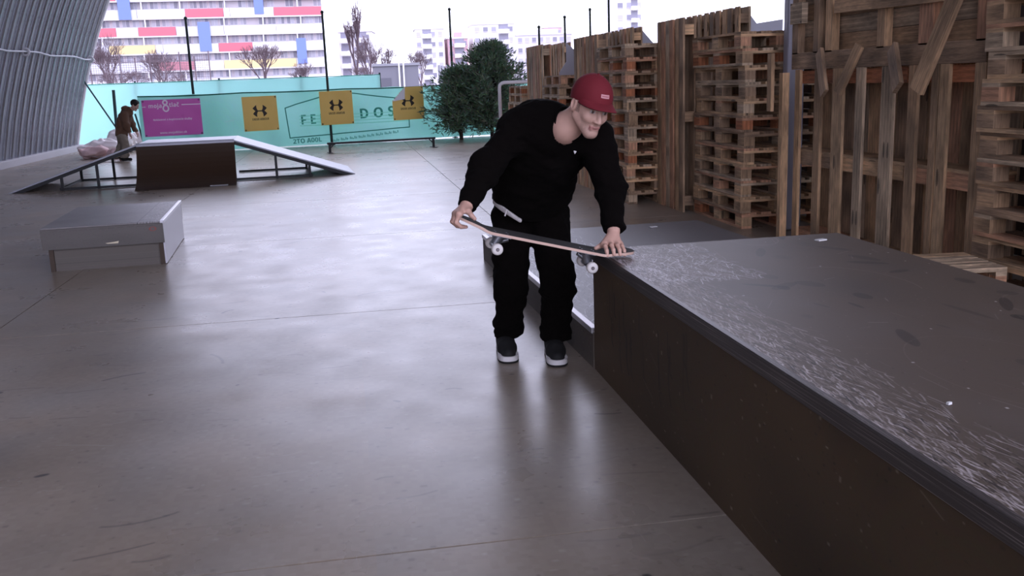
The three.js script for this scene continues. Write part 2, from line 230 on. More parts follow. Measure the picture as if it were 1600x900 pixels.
{
  // small box on the left: a deep lid sheet over a narrower plinth
  const H = 0.36, W = 0.94, D = 1.52;
  const t = thing('grind_box', 'small grey skate box standing alone on the left of the floor', 'skate box', [-2.06, 0, -8.98], 0.06);
  const fm = scuffed(512, 256, '#5e5955', (c, r, w, h) => { blotch(c, r, w, h, 30, ['78,74,70', '108,102,98'], 0.3); speckle(c, r, w, h, 500, 0.4); for (let i = 0; i < 11; i++) { c.fillStyle = 'rgba(58,52,50,0.6)'; c.fillRect(40 + i * 40, 22 + r() * 4, 24 + r() * 12, 4); } c.strokeStyle = 'rgba(150,70,60,0.85)'; c.lineWidth = 7; c.beginPath(); c.ellipse(468, 70, 13, 24, 0, 0, 7); c.stroke(); c.fillStyle = 'rgba(236,222,190,0.9)'; c.beginPath(); c.moveTo(262, 214); c.lineTo(300, 204); c.lineTo(320, 196); c.lineTo(316, 226); c.lineTo(272, 224); c.fill(); }, 33);
  const pm = scuffed(512, 128, '#6a635c', (c, r, w, h) => { blotch(c, r, w, h, 30, ['80,74,68', '120,114,108'], 0.3); speckle(c, r, w, h, 400, 0.4); }, 35);
  const tm = scuffed(512, 1024, '#7f7a79', (c, r, w, h) => { blotch(c, r, w, h, 60, ['86,82,80', '146,142,142'], 0.3); speckle(c, r, w, h, 1200, 0.45); c.fillStyle = 'rgba(30,28,28,0.8)'; c.fillRect(404, 0, 4, h); streaks(c, r, 420, 410, 505, 0, h, '214,210,216', 1, 36, 1.2); streaks(c, r, 380, 410, 505, 0, h, '40,38,40', 1, 36, 1.2); streaks(c, r, 90, 0, 400, 0, h, '170,164,164', 1, 40, 1.5); streaks(c, r, 60, 300, 404, 0, h, '70,64,62', 1, 60, 0.5); }, 37);
  const fM = mat(0xffffff, 0.6, { map: fm }), pM = mat(0xffffff, 0.65, { map: pm });
  part('plinth', sideSheet(W - 0.06, 0.18, D - 0.06), pM, t, [0.02, 0.09, 0]);
  part('plinth_stud', new THREE.BoxGeometry(0.035, 0.18, 0.02), mat(0x4a3d33, 0.8), t, [-W / 2 + 0.06, 0.09, D / 2 - 0.022]);
  part('plinth_stud', new THREE.BoxGeometry(0.035, 0.18, 0.02), mat(0x4a3d33, 0.8), t, [W / 2 - 0.03, 0.09, D / 2 - 0.022]);
  part('front_board', sideSheet(W, 0.165, 0.02), fM, t, [0, 0.2655, D / 2 - 0.01]);
  part('end_board', sideSheet(W, 0.165, 0.02), pM, t, [0, 0.2655, -D / 2 + 0.01]);
  part('side_board', sideSheet(0.02, 0.165, D - 0.04), pM, t, [-W / 2 + 0.01, 0.2655, 0]);
  part('side_board', sideSheet(0.02, 0.34, D - 0.04), mat(0xb8b5bc, 0.35, { metalness: 0.3 }), t, [W / 2 - 0.01, 0.176, 0]);
  part('top_panel', topSheet(W, 0.014, D), mat(0xffffff, 0.4, { map: tm, bumpMap: tm, bumpScale: 0.0012 }), t, [0, 0.355, 0]);
  part('edge_iron', new RoundedBoxGeometry(0.03, 0.03, D, 2, 0.004), mat(0xc4c2c8, 0.3, { metalness: 0.7 }), t, [W / 2 - 0.008, 0.352, 0]);
}
{
  // jump ramp: curved front transition, level deck, a bank on either side on open frames
  const t = thing('jump_ramp', 'dark skate jump ramp with curved front and two sloping side banks', 'ramp', [-2.52, 0, -16.45], 0.07);
  const ply = mat(0x36220f, 0.5), sheet = mat(0xa9aab4, 0.4, { metalness: 0.3 }), Ht = 0.635;
  const xl = -0.68, xr = 0.68, zf = 0.72, zb = -0.95;
  const prof = []; for (let i = 0; i <= 14; i++) { const a = (i / 14) * 1.02, r = 1.36; prof.push([zf + 0.75 - r * Math.sin(a) * 0.65 , r * (1 - Math.cos(a)) * Ht / (r * (1 - Math.cos(1.02)))]); }
  const zTop = prof[14][0];
  const pts = [...prof, [zTop - 0.04, Ht], [zTop - 0.04, Ht - 0.02]]; for (let i = 13; i >= 0; i--) pts.push([prof[i][0] - 0.02, Math.max(0, prof[i][1] - 0.02)]);
  const g = prism(pts.map(([z, y]) => [-z, y]), xl - 0.05, xr + 0.05); g.rotateY(-Math.PI / 2); g.rotateY(Math.PI); g.scale(1, 1, 1);
  // prism runs along z; turn it so that its depth lies along x
  const curve = new THREE.BufferGeometry().copy(g); part('transition', curve, ply, t);
  const side = prism([[-prof[0][0] + 0.02, 0.002], ...prof.map(([z, y]) => [-z + 0.02, Math.max(0.002, y - 0.02)]), [-zTop + 0.3, Ht - 0.03], [-zTop + 0.42, 0.002]], -0.009, 0.009);
  for (const x of [xl, xr]) { const s = side.clone(); s.rotateY(Math.PI / 2); part('side_panel', s, ply, t, [x, 0, 0]); }
  part('deck', new RoundedBoxGeometry(1.46, 0.03, zTop - zb + 0.04, 2, 0.006), sheet, t, [0, Ht - 0.012, (zTop + zb) / 2]);
  part('back_panel', new THREE.BoxGeometry(1.4, Ht - 0.04, 0.02), ply, t, [0, (Ht - 0.04) / 2, zTop - 0.5]);
  part('coping', bar([-0.73, Ht + 0.005, zTop - 0.02], [0.73, Ht + 0.005, zTop - 0.02], 0.02), sheet, t);
  part('kick_plate', new THREE.BoxGeometry(0.26, 0.008, 0.12), mat(0xbab8bc, 0.4), t, [0.48, 0.012, prof[0][0] - 0.06]);
  const zn = zTop - 0.03;
  for (const [s, L] of [[-1, 1.9], [1, 1.86]]) {
    const ang = Math.atan2(Ht, L), l = Math.hypot(Ht, L);
    part('bank', new RoundedBoxGeometry(l, 0.022, zn - zb, 2, 0.005), sheet, t, [s * (0.72 + L / 2), Ht / 2, (zn + zb) / 2], [0, 0, -s * ang]);
    for (const z of [zn - 0.03, zb + 0.03]) {
      part('bank_beam', new THREE.BoxGeometry(l * 0.985, 0.05, 0.045), blackPaint, t, [s * (0.72 + L / 2 - 0.01), Ht / 2 - 0.034, z], [0, 0, -s * ang]);
      part('ground_rail', new THREE.BoxGeometry(1.2, 0.035, 0.04), blackPaint, t, [s * (0.72 + 0.58), 0.022, z]);
      for (const u of [0.62, 1.14]) { const h = Ht * (1 - u / L) - 0.05; part('post', new THREE.BoxGeometry(0.04, h, 0.04), blackPaint, t, [s * (0.72 + u), h / 2, z]); }
    }
    part('cross_rail', new THREE.BoxGeometry(0.035, 0.035, zn - zb), blackPaint, t, [s * (0.72 + 1.16), 0.022, (zn + zb) / 2]);
  }
}
{
  const t = thing('flat_rail', 'low black flat grind rail in front of the green fence', 'rail', [0.78, 0, -21.7], 0.13);
  part('bar', new RoundedBoxGeometry(2.42, 0.045, 0.06, 2, 0.008), blackPaint, t, [0, 0.205, 0]);
  for (const s of [-1, 1]) { part('leg', new THREE.BoxGeometry(0.05, 0.18, 0.05), blackPaint, t, [s * 1.16, 0.095, 0]); part('foot', new THREE.BoxGeometry(0.1, 0.012, 0.34), blackPaint, t, [s * 1.16, 0.006, 0]); part('brace', new THREE.BoxGeometry(0.14, 0.02, 0.03), blackPaint, t, [s * 1.1, 0.15, 0], [0, 0, s * -0.8]); }
}

for (const [label, x, y, z, w] of [['white paper scrap on the far corner of the long dark ledge', 2.171, 0.594, -4.168, 0.05], ['small white scrap on the low platform behind the ledge', 2.366, 0.201, -7.313, 0.06], ['tiny white crumb on top of the long dark ledge', 1.362, 0.594, -1.963, 0.012]]) {
  const o = part(numbered('paper_scrap'), new THREE.BoxGeometry(w, 0.006, w * 0.6), mat(0xd8d6d4, 0.8), scene, [x, y + 0.004, z], [0, 0.3, 0]); o.userData = { label, category: 'scrap', group: 'white scraps on the skate obstacles' };
}

// ---------------------------------------------------------------- pallets
function pallet(label, group, pos, turn, seed) {
  const r = rng(seed), t = thing('wooden_pallet', label, 'pallet', pos, turn, group), base = wood(r), pick = () => (r() < 0.6 ? base : wood(r));
  const bl = blockWood[Math.floor(r() * 4)];
  for (const [z, w] of [[-0.35, 0.1], [0, 0.145], [0.35, 0.1]]) {
    part('bottom_board', wbox(1.2, 0.022, w, Math.floor(r() * 3)), pick(), t, [0, 0.011, z]);
    for (const x of [-0.5275, 0, 0.5275]) part('block', wbox(0.145, 0.078, w, Math.floor(r() * 3)), r() < 0.6 ? bl : wood(r), t, [x, 0.061, z]);
  }
  for (const x of [-0.5275, 0, 0.5275]) part('stringer', wbox(0.145, 0.022, 0.8, Math.floor(r() * 3)), pick(), t, [x, 0.111, 0]);
  for (const [z, w] of [[-0.3275, 0.145], [-0.163, 0.1], [0, 0.145], [0.163, 0.1], [0.3275, 0.145]]) part('deck_board', wbox(1.2, 0.022, w, Math.floor(r() * 3)), pick(), t, [0, 0.133, z]);
  return t;
}
function stack(x, zNear, n, where, group, seed, along = true, jitter = 0.02) {       // left face at x, near face at zNear
  const r = rng(seed);
  for (let k = 0; k < n; k++) { const name = `wooden pallet, ${ORD[n - 1 - k]} from the top of the stack ${where}`.replace('topmost from the top', 'topmost'); const jx = rr(-jitter, jitter, r), jz = rr(-jitter, jitter, r);
    pallet(name, group, along ? [x + 0.4 + jx, k * 0.1445, zNear - 0.6 + jz] : [x + 0.6 + jx, k * 0.1445, zNear - 0.4 + jz], (along ? Math.PI / 2 : 0) + rr(-0.012, 0.012, r), seed * 100 + k); }
}
stack(3.5, -3.72, 13, 'at the right edge', 'pallets stacked at the right edge', 2);
stack(3.46, -8.13, 12, 'beside the tall thin post', 'pallets stacked beside the tall thin post', 3);
stack(3.03, -10.26, 12, 'just right of the red cap', 'pallets stacked right of the red cap', 4);
stack(3.02, -13.5, 10, 'hidden half behind the red cap', 'pallets stacked behind the red cap', 5);
stack(2.95, -16.3, 9, 'beside the white tube frame', 'pallets stacked beside the white tube frame', 6);

// tall slatted panels standing on edge; plane faces -x, runs from z0 (near) away to z0 - len
function slatted(label, x, zNear, len, h, slats, seed, thick = 0.14, y0 = 0, railsAt = [0.06, 0.5, 0.94]) {
  const r = rng(seed), t = thing('slatted_panel', label, 'pallet', [x, y0, zNear - len / 2], 0, 'slatted wooden panels standing on edge');
  for (let i = 0; i < slats; i++) {
    const w = rr(0.085, 0.13, r), z = len / 2 - w / 2 - (len - w) * i / (slats - 1) + (i && i < slats - 1 ? rr(-0.03, 0.03, r) : 0);
    part('slat', wbox(0.022, h, w, i % 3), wood(r), t, [0.011, h / 2, z]);
    if (i < slats - 1) part('back_slat', wbox(0.022, h, len / (slats - 1) * 0.995, i % 3), wood(r), t, [thick - 0.011, h / 2, len / 2 - (i + 0.5) * len / (slats - 1)]);
  }
  for (const f of railsAt) for (const [xx, dd] of [[thick / 2, thick - 0.046]]) part('rail', wbox(dd, 0.1, len - 0.01, 1), wood(r), t, [xx, Math.min(h - 0.052, Math.max(0.052, f * h)), 0]);
  return t;
}
slatted('tall slatted wooden panel standing between two pallet stacks right of the cap', 3.36, -9.4, 0.8, 1.94, 6, 41);
slatted('tall slatted wooden panel rising behind the stack beside the thin post', 4.3, -10.25, 2.4, 2.09, 13, 42);
slatted('slatted wooden panel standing left of the stack behind the red cap', 3.04, -11.52, 1.2, 1.9, 8, 43);
slatted('slatted wooden panel rising above the stack right of the red cap', 3.9, -12.9, 2.2, 2.04, 12, 44);
slatted('farthest slatted wooden panel, leftmost of the row beside the tree', 3.04, -14.8, 1.3, 1.92, 8, 45);
slatted('slatted wooden panel rising above the far stack by the grey sheet', 3.85, -16.9, 2.0, 2.02, 11, 46);
{
  // wide lower panel with uneven uprights, beside the right-hand stack
  const L = 2.42, h = 1.39, zN = -5.05, t = thing('slatted_panel', 'wide slatted wooden panel, the nearest one, behind the dark ledge', 'pallet', [3.6, 0, zN - L / 2], 0, 'slatted wooden panels standing on edge');
  const at = (px) => L / 2 + zN - zN - ((3.6 * 1500 / (px - 535)) * 0.985 + zN);    // distance along the panel
  const r = rng(51);
  for (const [z, w] of [[1.17, 0.1], [0.83, 0.09], [0.735, 0.065], [0.5, 0.1], [0.2, 0.145], [-0.16, 0.1], [-0.47, 0.15], [-0.78, 0.1], [-1.12, 0.08]]) part('slat', wbox(0.024, h, w, Math.floor(r() * 3)), wood(r), t, [0.012, h / 2, z]);
  for (let i = 0; i < 13; i++) part('back_slat', wbox(0.022, h, 0.178, i % 3), wood(r), t, [0.265, h / 2, -1.11 + i * 0.185]);
  for (const y of [0.06, 0.69, 1.33]) for (const z of [-0.8, 0, 0.8]) part('rail', wbox(0.225, 0.1, 0.79, (z > 0 ? 1 : 2)), y > 1 ? blockWood[0] : wood(r), t, [0.138, y, z]);
  part('ledger', wbox(0.225, 0.022, L, 1), wood(r), t, [0.138, 0.752, 0]);
}
{
  // upper frame with level boards, sitting on the wide panel
  const L = 2.44, t = thing('boarded_frame', 'pallet frame with level boards on top of the nearest slatted panel', 'pallet', [3.6, 1.392, -5.05 - L / 2]), r = rng(61);
  part('bottom_beam', wbox(0.1, 0.13, L, 0), WOOD[3], t, [0.05, 0.065, 0]);
  part('front_beam', wbox(0.03, 0.09, 1.5, 1), WOOD[1], t, [-0.016, 0.42, 0.26], [0.02, 0, 0]);
  part('top_beam', wbox(0.1, 0.12, L, 2), WOOD[0], t, [0.05, 0.86, 0]);
  for (const [z, w] of [[1.17, 0.1], [0.62, 0.15], [0.1, 0.09], [-0.62, 0.1], [-0.82, 0.08], [-1.17, 0.1]]) part('post', wbox(0.06, 0.69, w, Math.floor(r() * 3)), wood(r), t, [0.03, 0.465, z]);
  for (let i = 0; i < 6; i++) part('board', wbox(0.022, 0.118, L, i % 3), i % 2 ? WOOD[5] : WOOD[1], t, [0.09, 0.19 + i * 0.122, 0]);
  part('corner_block', wbox(0.05, 0.16, 0.2, 0), WOOD[5], t, [-0.026, 0.43, -1.06]);
}
function stick(label, a, b, w, th, m, seed) {                             // a loose length of board
  const A = V(...a), B = V(...b), l = A.distanceTo(B), o = part(numbered('loose_board'), new RoundedBoxGeometry(th, l, w, 1, 0.004), m, scene); const g = wbox(th, l, w, seed % 3); o.geometry = g;
  o.position.copy(A).add(B).multiplyScalar(0.5); o.rotation.x = Math.atan2(B.z - A.z, B.y - A.y); o.rotation.z = -Math.atan2(B.x - A.x, B.y - A.y); o.userData = { label, category: 'board', group: 'loose boards tied to the panels' }; return o;
}
stick('short board leaning left at the far end of the boarded frame', [3.5, 1.52, -6.95], [3.555, 1.21, -6.72], 0.09, 0.026, WOOD[3], 1);
stick('short board leaning right beside the far end of the boarded frame', [3.49, 1.54, -6.36], [3.555, 1.215, -6.51], 0.085, 0.026, WOOD[1], 2);
stick('short dark board leaning left at the middle of the boarded frame', [3.49, 1.51, -5.96], [3.555, 1.25, -5.73], 0.1, 0.03, WOOD[3], 3);
stick('long slanting board crossing the boarded frame from the top', [3.45, 2.0, -5.12], [3.53, 1.235, -5.47], 0.12, 0.03, WOOD[1], 4);
stick('tall thin post standing right of the pallet stack', [3.56, 0, -7.53], [3.56, 1.37, -7.53], 0.06, 0.06, WOOD[2], 5);
stick('short upright board hanging above the tall thin post', [3.5, 1.06, -7.66], [3.5, 1.53, -7.66], 0.075, 0.03, WOOD[1], 6);
{
  // grey sheets standing in the gaps behind the pallets
  const grey = mat(0x9c9ca6, 0.6);
  const sheet = (label, pts, z, th = 0.02) => { const o = part(numbered('grey_sheet'), prism(pts, -th / 2, th / 2), grey, scene, [0, 0, z]); o.userData = { label, category: 'sheet', group: 'grey sheets behind the pallets' }; };
  sheet('grey sheet with slanted edge behind the stack beside the thin post', [[4.48, 0.01], [5.3, 0.01], [5.3, 1.3], [4.66, 2.1], [4.48, 2.12]], -10.9);
  sheet('grey sheet with level top behind the thin post', [[4.72, 0.01], [5.3, 0.01], [5.3, 2.0], [4.72, 1.93]], -11.3);
  sheet('grey sheet with slanted edge left of the tall slatted panel', [[4.06, 0.01], [4.7, 0.01], [4.7, 1.35], [4.12, 2.0], [4.06, 2.04]], -13.15);
  sheet('pale grey sheet with cut corner above the far stack', [[3.44, 0.01], [3.74, 0.01], [3.74, 1.8], [3.56, 1.96], [3.56, 1.66], [3.44, 1.5]], -15.42);
  const o = part('grey_post', new RoundedBoxGeometry(0.16, 2.6, 0.1, 2, 0.02), mat(0xa29fa8, 0.5, { metalness: 0.3 }), scene, [3.84, 1.3, -7.95]); o.userData = { label: 'grey metal post between the pallet stack and the boarded frame', category: 'post' };
}
{
  const t = thing('tube_frame', 'white tube frame standing left of the far pallet stack', 'frame', [2.83, 0, -17.75]);
  part('tube', tube([[0, 0, 0], [0.0, 0.6, 0], [0.0, 1.28, 0], [0.03, 1.35, 0], [0.1, 1.37, 0], [0.5, 1.37, 0], [0.7, 1.37, 0]], 0.032, 60, 10), whitePaint, t);
  part('tube', bar([0.7, 0, 0], [0.7, 1.38, 0], 0.032), whitePaint, t);
}
for (const [y, a, z, label] of [[0, 0.03, -4.8, 'small quarter pallet on the floor beside the right edge stack'], [0.16, -0.12, -4.77, 'small quarter pallet lying skewed on top of another beside the right edge stack']]) { const q = pallet(label, undefined, [3.2, y, z], a, 991 + y * 50); q.scale.set(0.42, 1.1, 0.58); }
{
  const t = thing('plywood_partition', 'dark plywood partition behind the pallets on the right', 'partition', [4.8, 0, -5.4]), m = mat(0x5a4434, 0.85, { map: WOOD[3].map });
  for (let i = 0; i < 7; i++) part('sheet', wbox(0.02, 2.7, 1.24, i % 3), m, t, [0, 1.35, -3.75 + i * 1.25]);
  for (let i = 0; i < 8; i++) part('stud', wbox(0.06, 2.7, 0.05, 1), WOOD[3], t, [0.042, 1.35, -4.36 + i * 1.25]);
}

// ---------------------------------------------------------------- fences, poles and banners
const tarpMat = (() => { return new THREE.MeshPhysicalMaterial({ color: 0xc8eeea, roughness: 1, transmission: 0.6, thickness: 0, side: THREE.DoubleSide }); })();
function tarp(w, h, seed, map) {                                          // hung cloth with soft folds and a scalloped top
  const nx = 120, ny = 14, pos = [], uv = [], idx = [];
  for (let s = 0; s < 2; s++) for (let j = 0; j <= ny; j++) for (let i = 0; i <= nx; i++) { const u = i / nx, v = j / ny; const sag = 0.018 * Math.abs(Math.sin(u * w * 2.6)) * v; pos.push((u - 0.5) * w, v * h - sag, 0.03 * (vnoise(u * w * 1.6, v * 2.5, 0, seed) - 0.5) + 0.012 * Math.sin(u * w * 9 + v * 2) * (1 - v * 0.5) + (s ? -0.004 : 0)); uv.push(u, v); }
  const W = nx + 1, o = W * (ny + 1);
  for (let j = 0; j < ny; j++) for (let i = 0; i < nx; i++) { const a = j * W + i; idx.push(a, a + 1, a + W + 1, a, a + W + 1, a + W, o + a, o + a + W + 1, o + a + 1, o + a, o + a + W, o + a + W + 1); }
  const g = new THREE.BufferGeometry(); g.setAttribute('position', new THREE.Float32BufferAttribute(pos, 3)); g.setAttribute('uv', new THREE.Float32BufferAttribute(uv, 2)); g.setIndex(idx); g.computeVertexNormals(); return g;
}
const FA = 0.2;                                                          // the near fence is turned a little
const FB = Math.atan(FA);
const fz = (x) => -24.45 - FA * (x + 1.5);
{
  // near fence: x from -4.75 to 6.8
  const x0 = -4.7, x1 = 5.2, wx = x1 - x0, w = wx / Math.cos(FB), h = 1.37;
  const t = thing('windscreen_fence', 'long green cloth fence carrying the banners, with printed house outline', 'fence', [(x0 + x1) / 2, 0, fz((x0 + x1) / 2)], FB);
  const X = (x) => (x - x0) / wx * 2048, map = canvas(2048, 256, (c, W, H) => {
    c.fillStyle = '#c4ece6'; c.fillRect(0, 0, W, H); const r = rng(71); blotch(c, r, W, H, 60, ['134,204,186', '160,220,206', '168,212,206'], 0.3);
    const Y = (y) => H - y / h * H; c.strokeStyle = '#4a9488'; c.lineWidth = 4.5; c.beginPath();
    c.moveTo(X(-1.42), Y(0.95)); c.lineTo(X(-0.2), Y(1.3)); c.lineTo(X(0.35), Y(1.24)); c.lineTo(X(1.3), Y(1.08)); c.lineTo(X(1.62), Y(1.0)); c.lineTo(X(1.62), Y(0.32)); c.lineTo(X(-1.36), Y(0.2)); c.closePath(); c.stroke();
    c.fillStyle = '#5aa598'; c.textBaseline = 'alphabetic';
    const txt = (s, x, y, px, sx) => { c.save(); c.translate(X(x), Y(y)); c.scale(sx, 1); c.rotate(-0.03); c.font = `bold ${px}px sans-serif`; c.fillText(s, 0, 0); c.restore(); };
    txt('F E E', -1.08, 0.52, 62, 0.95); txt('D O S', 0.36, 0.6, 66, 1.15);
    c.fillStyle = 'rgba(160,218,203,0.9)'; for (let i = 0; i < 4; i++) c.fillRect(X(-1.1), Y(0.74) + i * 15, X(1.6) - X(-1.1), 4);
    c.fillStyle = '#6cada2'; txt('2TO A00L', -1.3, 0.05, 30, 1.1); for (let i = 0; i < 46; i++) c.fillRect(X(-0.35) + i * 7.6, Y(0.12 + i * 0.003) + (i % 3) * 4, 4.4, i % 6 === 5 ? 0 : 12 - (i % 3) * 3);
    c.fillStyle = 'rgba(190,226,220,0.9)'; c.save(); c.translate(X(-2.85), Y(0.7)); c.rotate(-0.15); c.fillRect(0, 0, 46, 8); c.restore();
  });
  part('windscreen_cloth', tarp(w, h - 0.03, 3, map), new THREE.MeshPhysicalMaterial({ color: 0xffffff, roughness: 1, map, transmission: 0.6, thickness: 0, side: THREE.DoubleSide }), t, [0, 0.03, 0]);
  const rope = []; for (let i = 0; i <= 60; i++) { const u = i / 60; rope.push([(u - 0.5) * w, h - 0.012 - 0.02 * Math.abs(Math.sin(u * w * 1.3)), 0.012]); } part('top_rope', tube(rope, 0.017, 240, 6), mat(0x1f6a5a, 0.8), t);
}
{
  const w = 9.5, t = thing('windscreen_fence', 'paler green cloth fence standing farther back on the left', 'fence', [-3.6, 0, -30.2], 0.03);
  part('windscreen_cloth', tarp(w, 1.72, 9), tarpMat, t, [0, 0.02, 0]); part('top_rope', bar([-w / 2, 1.74, 0.01], [w / 2, 1.74, 0.01], 0.012), mat(0x3f8f7e, 0.8), t);
  for (let i = 0; i <= 4; i++) part('post', bar([-w / 2 + i * w / 4, 0, -0.06], [-w / 2 + i * w / 4, 1.8, -0.06], 0.03), steelDark, t);
}
const poleM = mat(0x23302c, 0.5, { metalness: 0.3 });
for (const [x, z, h, label] of [[-3.49, fz(-3.5) - 0.08, 3.1, 'tall dark pole behind the purple banner'], [-0.36, fz(-0.36) + 0.06, 3.2, 'tall dark pole behind the middle yellow banner'], [2.83, fz(2.8) - 0.1, 3.25, 'tall dark pole rising behind the evergreen trees'], [5.05, -24.9, 2.72, 'short thin pole, leftmost behind the pallet row'], [5.73, -24.9, 2.95, 'thin dark pole left of the tall pole behind the pallets'], [6.4, -24.9, 3.12, 'middle thin pole showing above the pallet row'], [6.9, -24.9, 3.4, 'tallest dark pole showing above the pallet row']]) {
  const t = thing('fence_pole', label, 'pole', [x, 0, z], 0, 'poles of the ball net'); part('shaft', bar([0, 0, 0], [0, h, 0], 0.034, 10, 0.028), poleM, t); part('cap', new THREE.SphereGeometry(0.042, 10, 8), poleM, t, [0, h, 0]); part('base_plate', new THREE.CylinderGeometry(0.08, 0.08, 0.015, 14), poleM, t, [0, 0.0075, 0]);
}
function sheetGeo(w, h, bulge, seed, fold) {
  const nx = 18, ny = 18, pos = [], uv = [], idx = [];
  for (let j = 0; j <= ny; j++) for (let i = 0; i <= nx; i++) { const u = i / nx, v = j / ny; pos.push((u - 0.5) * w, v * h, bulge * (0.02 * Math.sin(u * 3.1) * Math.sin(v * 3.1) + 0.03 * (vnoise(u * 4, v * 4, 0, seed) - 0.5)) + 0.02); uv.push(u, v); }
  for (let j = 0; j < ny; j++) for (let i = 0; i < nx; i++) { if (fold && (1 - (j + 0.5) / ny) + (i + 0.5) / nx < fold) continue; const a = j * (nx + 1) + i; idx.push(a, a + 1, a + nx + 2, a, a + nx + 2, a + nx + 1); }
  const g = new THREE.BufferGeometry(); g.setAttribute('position', new THREE.Float32BufferAttribute(pos, 3)); g.setAttribute('uv', new THREE.Float32BufferAttribute(uv, 2)); g.setIndex(idx); g.computeVertexNormals(); return g;
}
function onFence(x, y, out = 0.035) { return [x, y, fz(x) + out]; }
{
  const map = canvas(1024, 640, (c, w, h) => {
    c.fillStyle = '#d866c0'; c.fillRect(0, 0, w, h); const r = rng(81); blotch(c, r, w, h, 14, ['196,84,172', '226,124,206'], 0.4);
    c.fillStyle = '#f3e3f4'; c.textBaseline = 'middle'; c.textAlign = 'center';
    c.font = 'bold 100px sans-serif'; c.textAlign = 'right'; c.fillText('moja', 348, 106); c.textAlign = 'left'; c.fillText('tlač', 468, 96); c.textAlign = 'center';
    c.strokeStyle = '#f3e3f4'; c.lineWidth = 26; c.beginPath(); c.ellipse(404, 52, 36, 36, 0, 0, 7); c.stroke(); c.beginPath(); c.ellipse(410, 154, 46, 52, 0, 0, 7); c.stroke();
    c.fillRect(0, 112, 62, 14); c.fillRect(690, 92, 334, 16);
    c.font = 'bold 46px sans-serif'; c.fillText('Reklamné a kopírovacie služby', 510, 350, 800); c.font = 'bold 54px sans-serif'; c.fillText('www.moja8tlac.sk', 500, 580, 580);
  });
  const t = thing('purple_banner', 'purple banner with white moja 8 tlač lettering', 'banner', onFence(-3.98, 0.43), FB);
  part('sheet', sheetGeo(1.3, 0.84, 1, 5), mat(0xffffff, 0.6, { map, side: THREE.DoubleSide }), t);
  for (const [x, y] of [[-0.62, 0.81], [0.62, 0.81], [-0.62, 0.03], [0.62, 0.03]]) part('eyelet', new THREE.TorusGeometry(0.015, 0.005, 6, 12), steelDark, t, [x, y, 0.035]);
}
{
  const map = canvas(512, 512, (c, w, h) => {
    c.fillStyle = '#f6d070'; c.fillRect(0, 0, w, h); const r = rng(83); blotch(c, r, w, h, 10, ['240,212,140', '222,188,100'], 0.3);
    // dark mark: two inward-bowed arcs, one up and one down, crossing
    c.fillStyle = '#241608'; c.save(); c.translate(250, 216); c.lineCap = 'butt';
    for (const s of [-1, 1]) { c.beginPath(); c.moveTo(s * 46, -88); c.quadraticCurveTo(s * 84, -66, s * 104, -40); c.quadraticCurveTo(s * 80, -10, s * 66, 0); c.quadraticCurveTo(s * 80, 10, s * 104, 40); c.quadraticCurveTo(s * 84, 66, s * 46, 88); c.quadraticCurveTo(s * 52, 40, s * 30, 8); c.lineTo(s * 30, -8); c.quadraticCurveTo(s * 52, -40, s * 46, -88); c.fill(); }
    c.fillRect(-40, -8, 80, 16); c.restore();
    c.font = 'bold 46px sans-serif'; c.textAlign = 'center'; c.textBaseline = 'middle'; c.fillText('UNDER ARMOUR', 250, 338, 250);
  });
  const m = mat(0xffffff, 0.6, { map, side: THREE.DoubleSide });
  const spots = [[-2.0, 0.44, 'leftmost yellow banner with dark logo, beside the purple banner'], [-0.18, 0.5, 'middle yellow banner with dark logo, in front of the tall pole'], [1.62, 0.53, 'rightmost yellow banner with one corner folded down to white']];
  spots.forEach(([x, y, label], i) => {
    const t = thing('yellow_banner', label, 'banner', onFence(x, y, i === 1 ? 0.12 : 0.04), FB, 'yellow banners on the green fence'); t.rotation.z = 0.01;
    part('sheet', sheetGeo(0.82, 0.82, 1, 15 + i, i === 2 ? 0.42 : 0), m, t);
    for (const [a, b] of [[-0.38, 0.03], [0.38, 0.03], [0.38, 0.79]]) part('eyelet', new THREE.TorusGeometry(0.013, 0.005, 6, 12), steelDark, t, [a, b, 0.035]);
    if (i === 2) { const g = new THREE.BufferGeometry(); g.setAttribute('position', new THREE.Float32BufferAttribute([-0.41, 0.475, 0.03, -0.065, 0.82, 0.03, -0.1, 0.52, 0.085, -0.41, 0.475, 0.022, -0.1, 0.52, 0.075, -0.065, 0.82, 0.022], 3)); g.setIndex([0, 2, 1, 3, 5, 4, 0, 3, 4, 0, 4, 2, 2, 4, 5, 2, 5, 1]); g.computeVertexNormals(); part('folded_corner', g, mat(0xe9e6ee, 0.5, { side: THREE.DoubleSide }), t).userData.label = 'white folded back corner'; }
  });
}
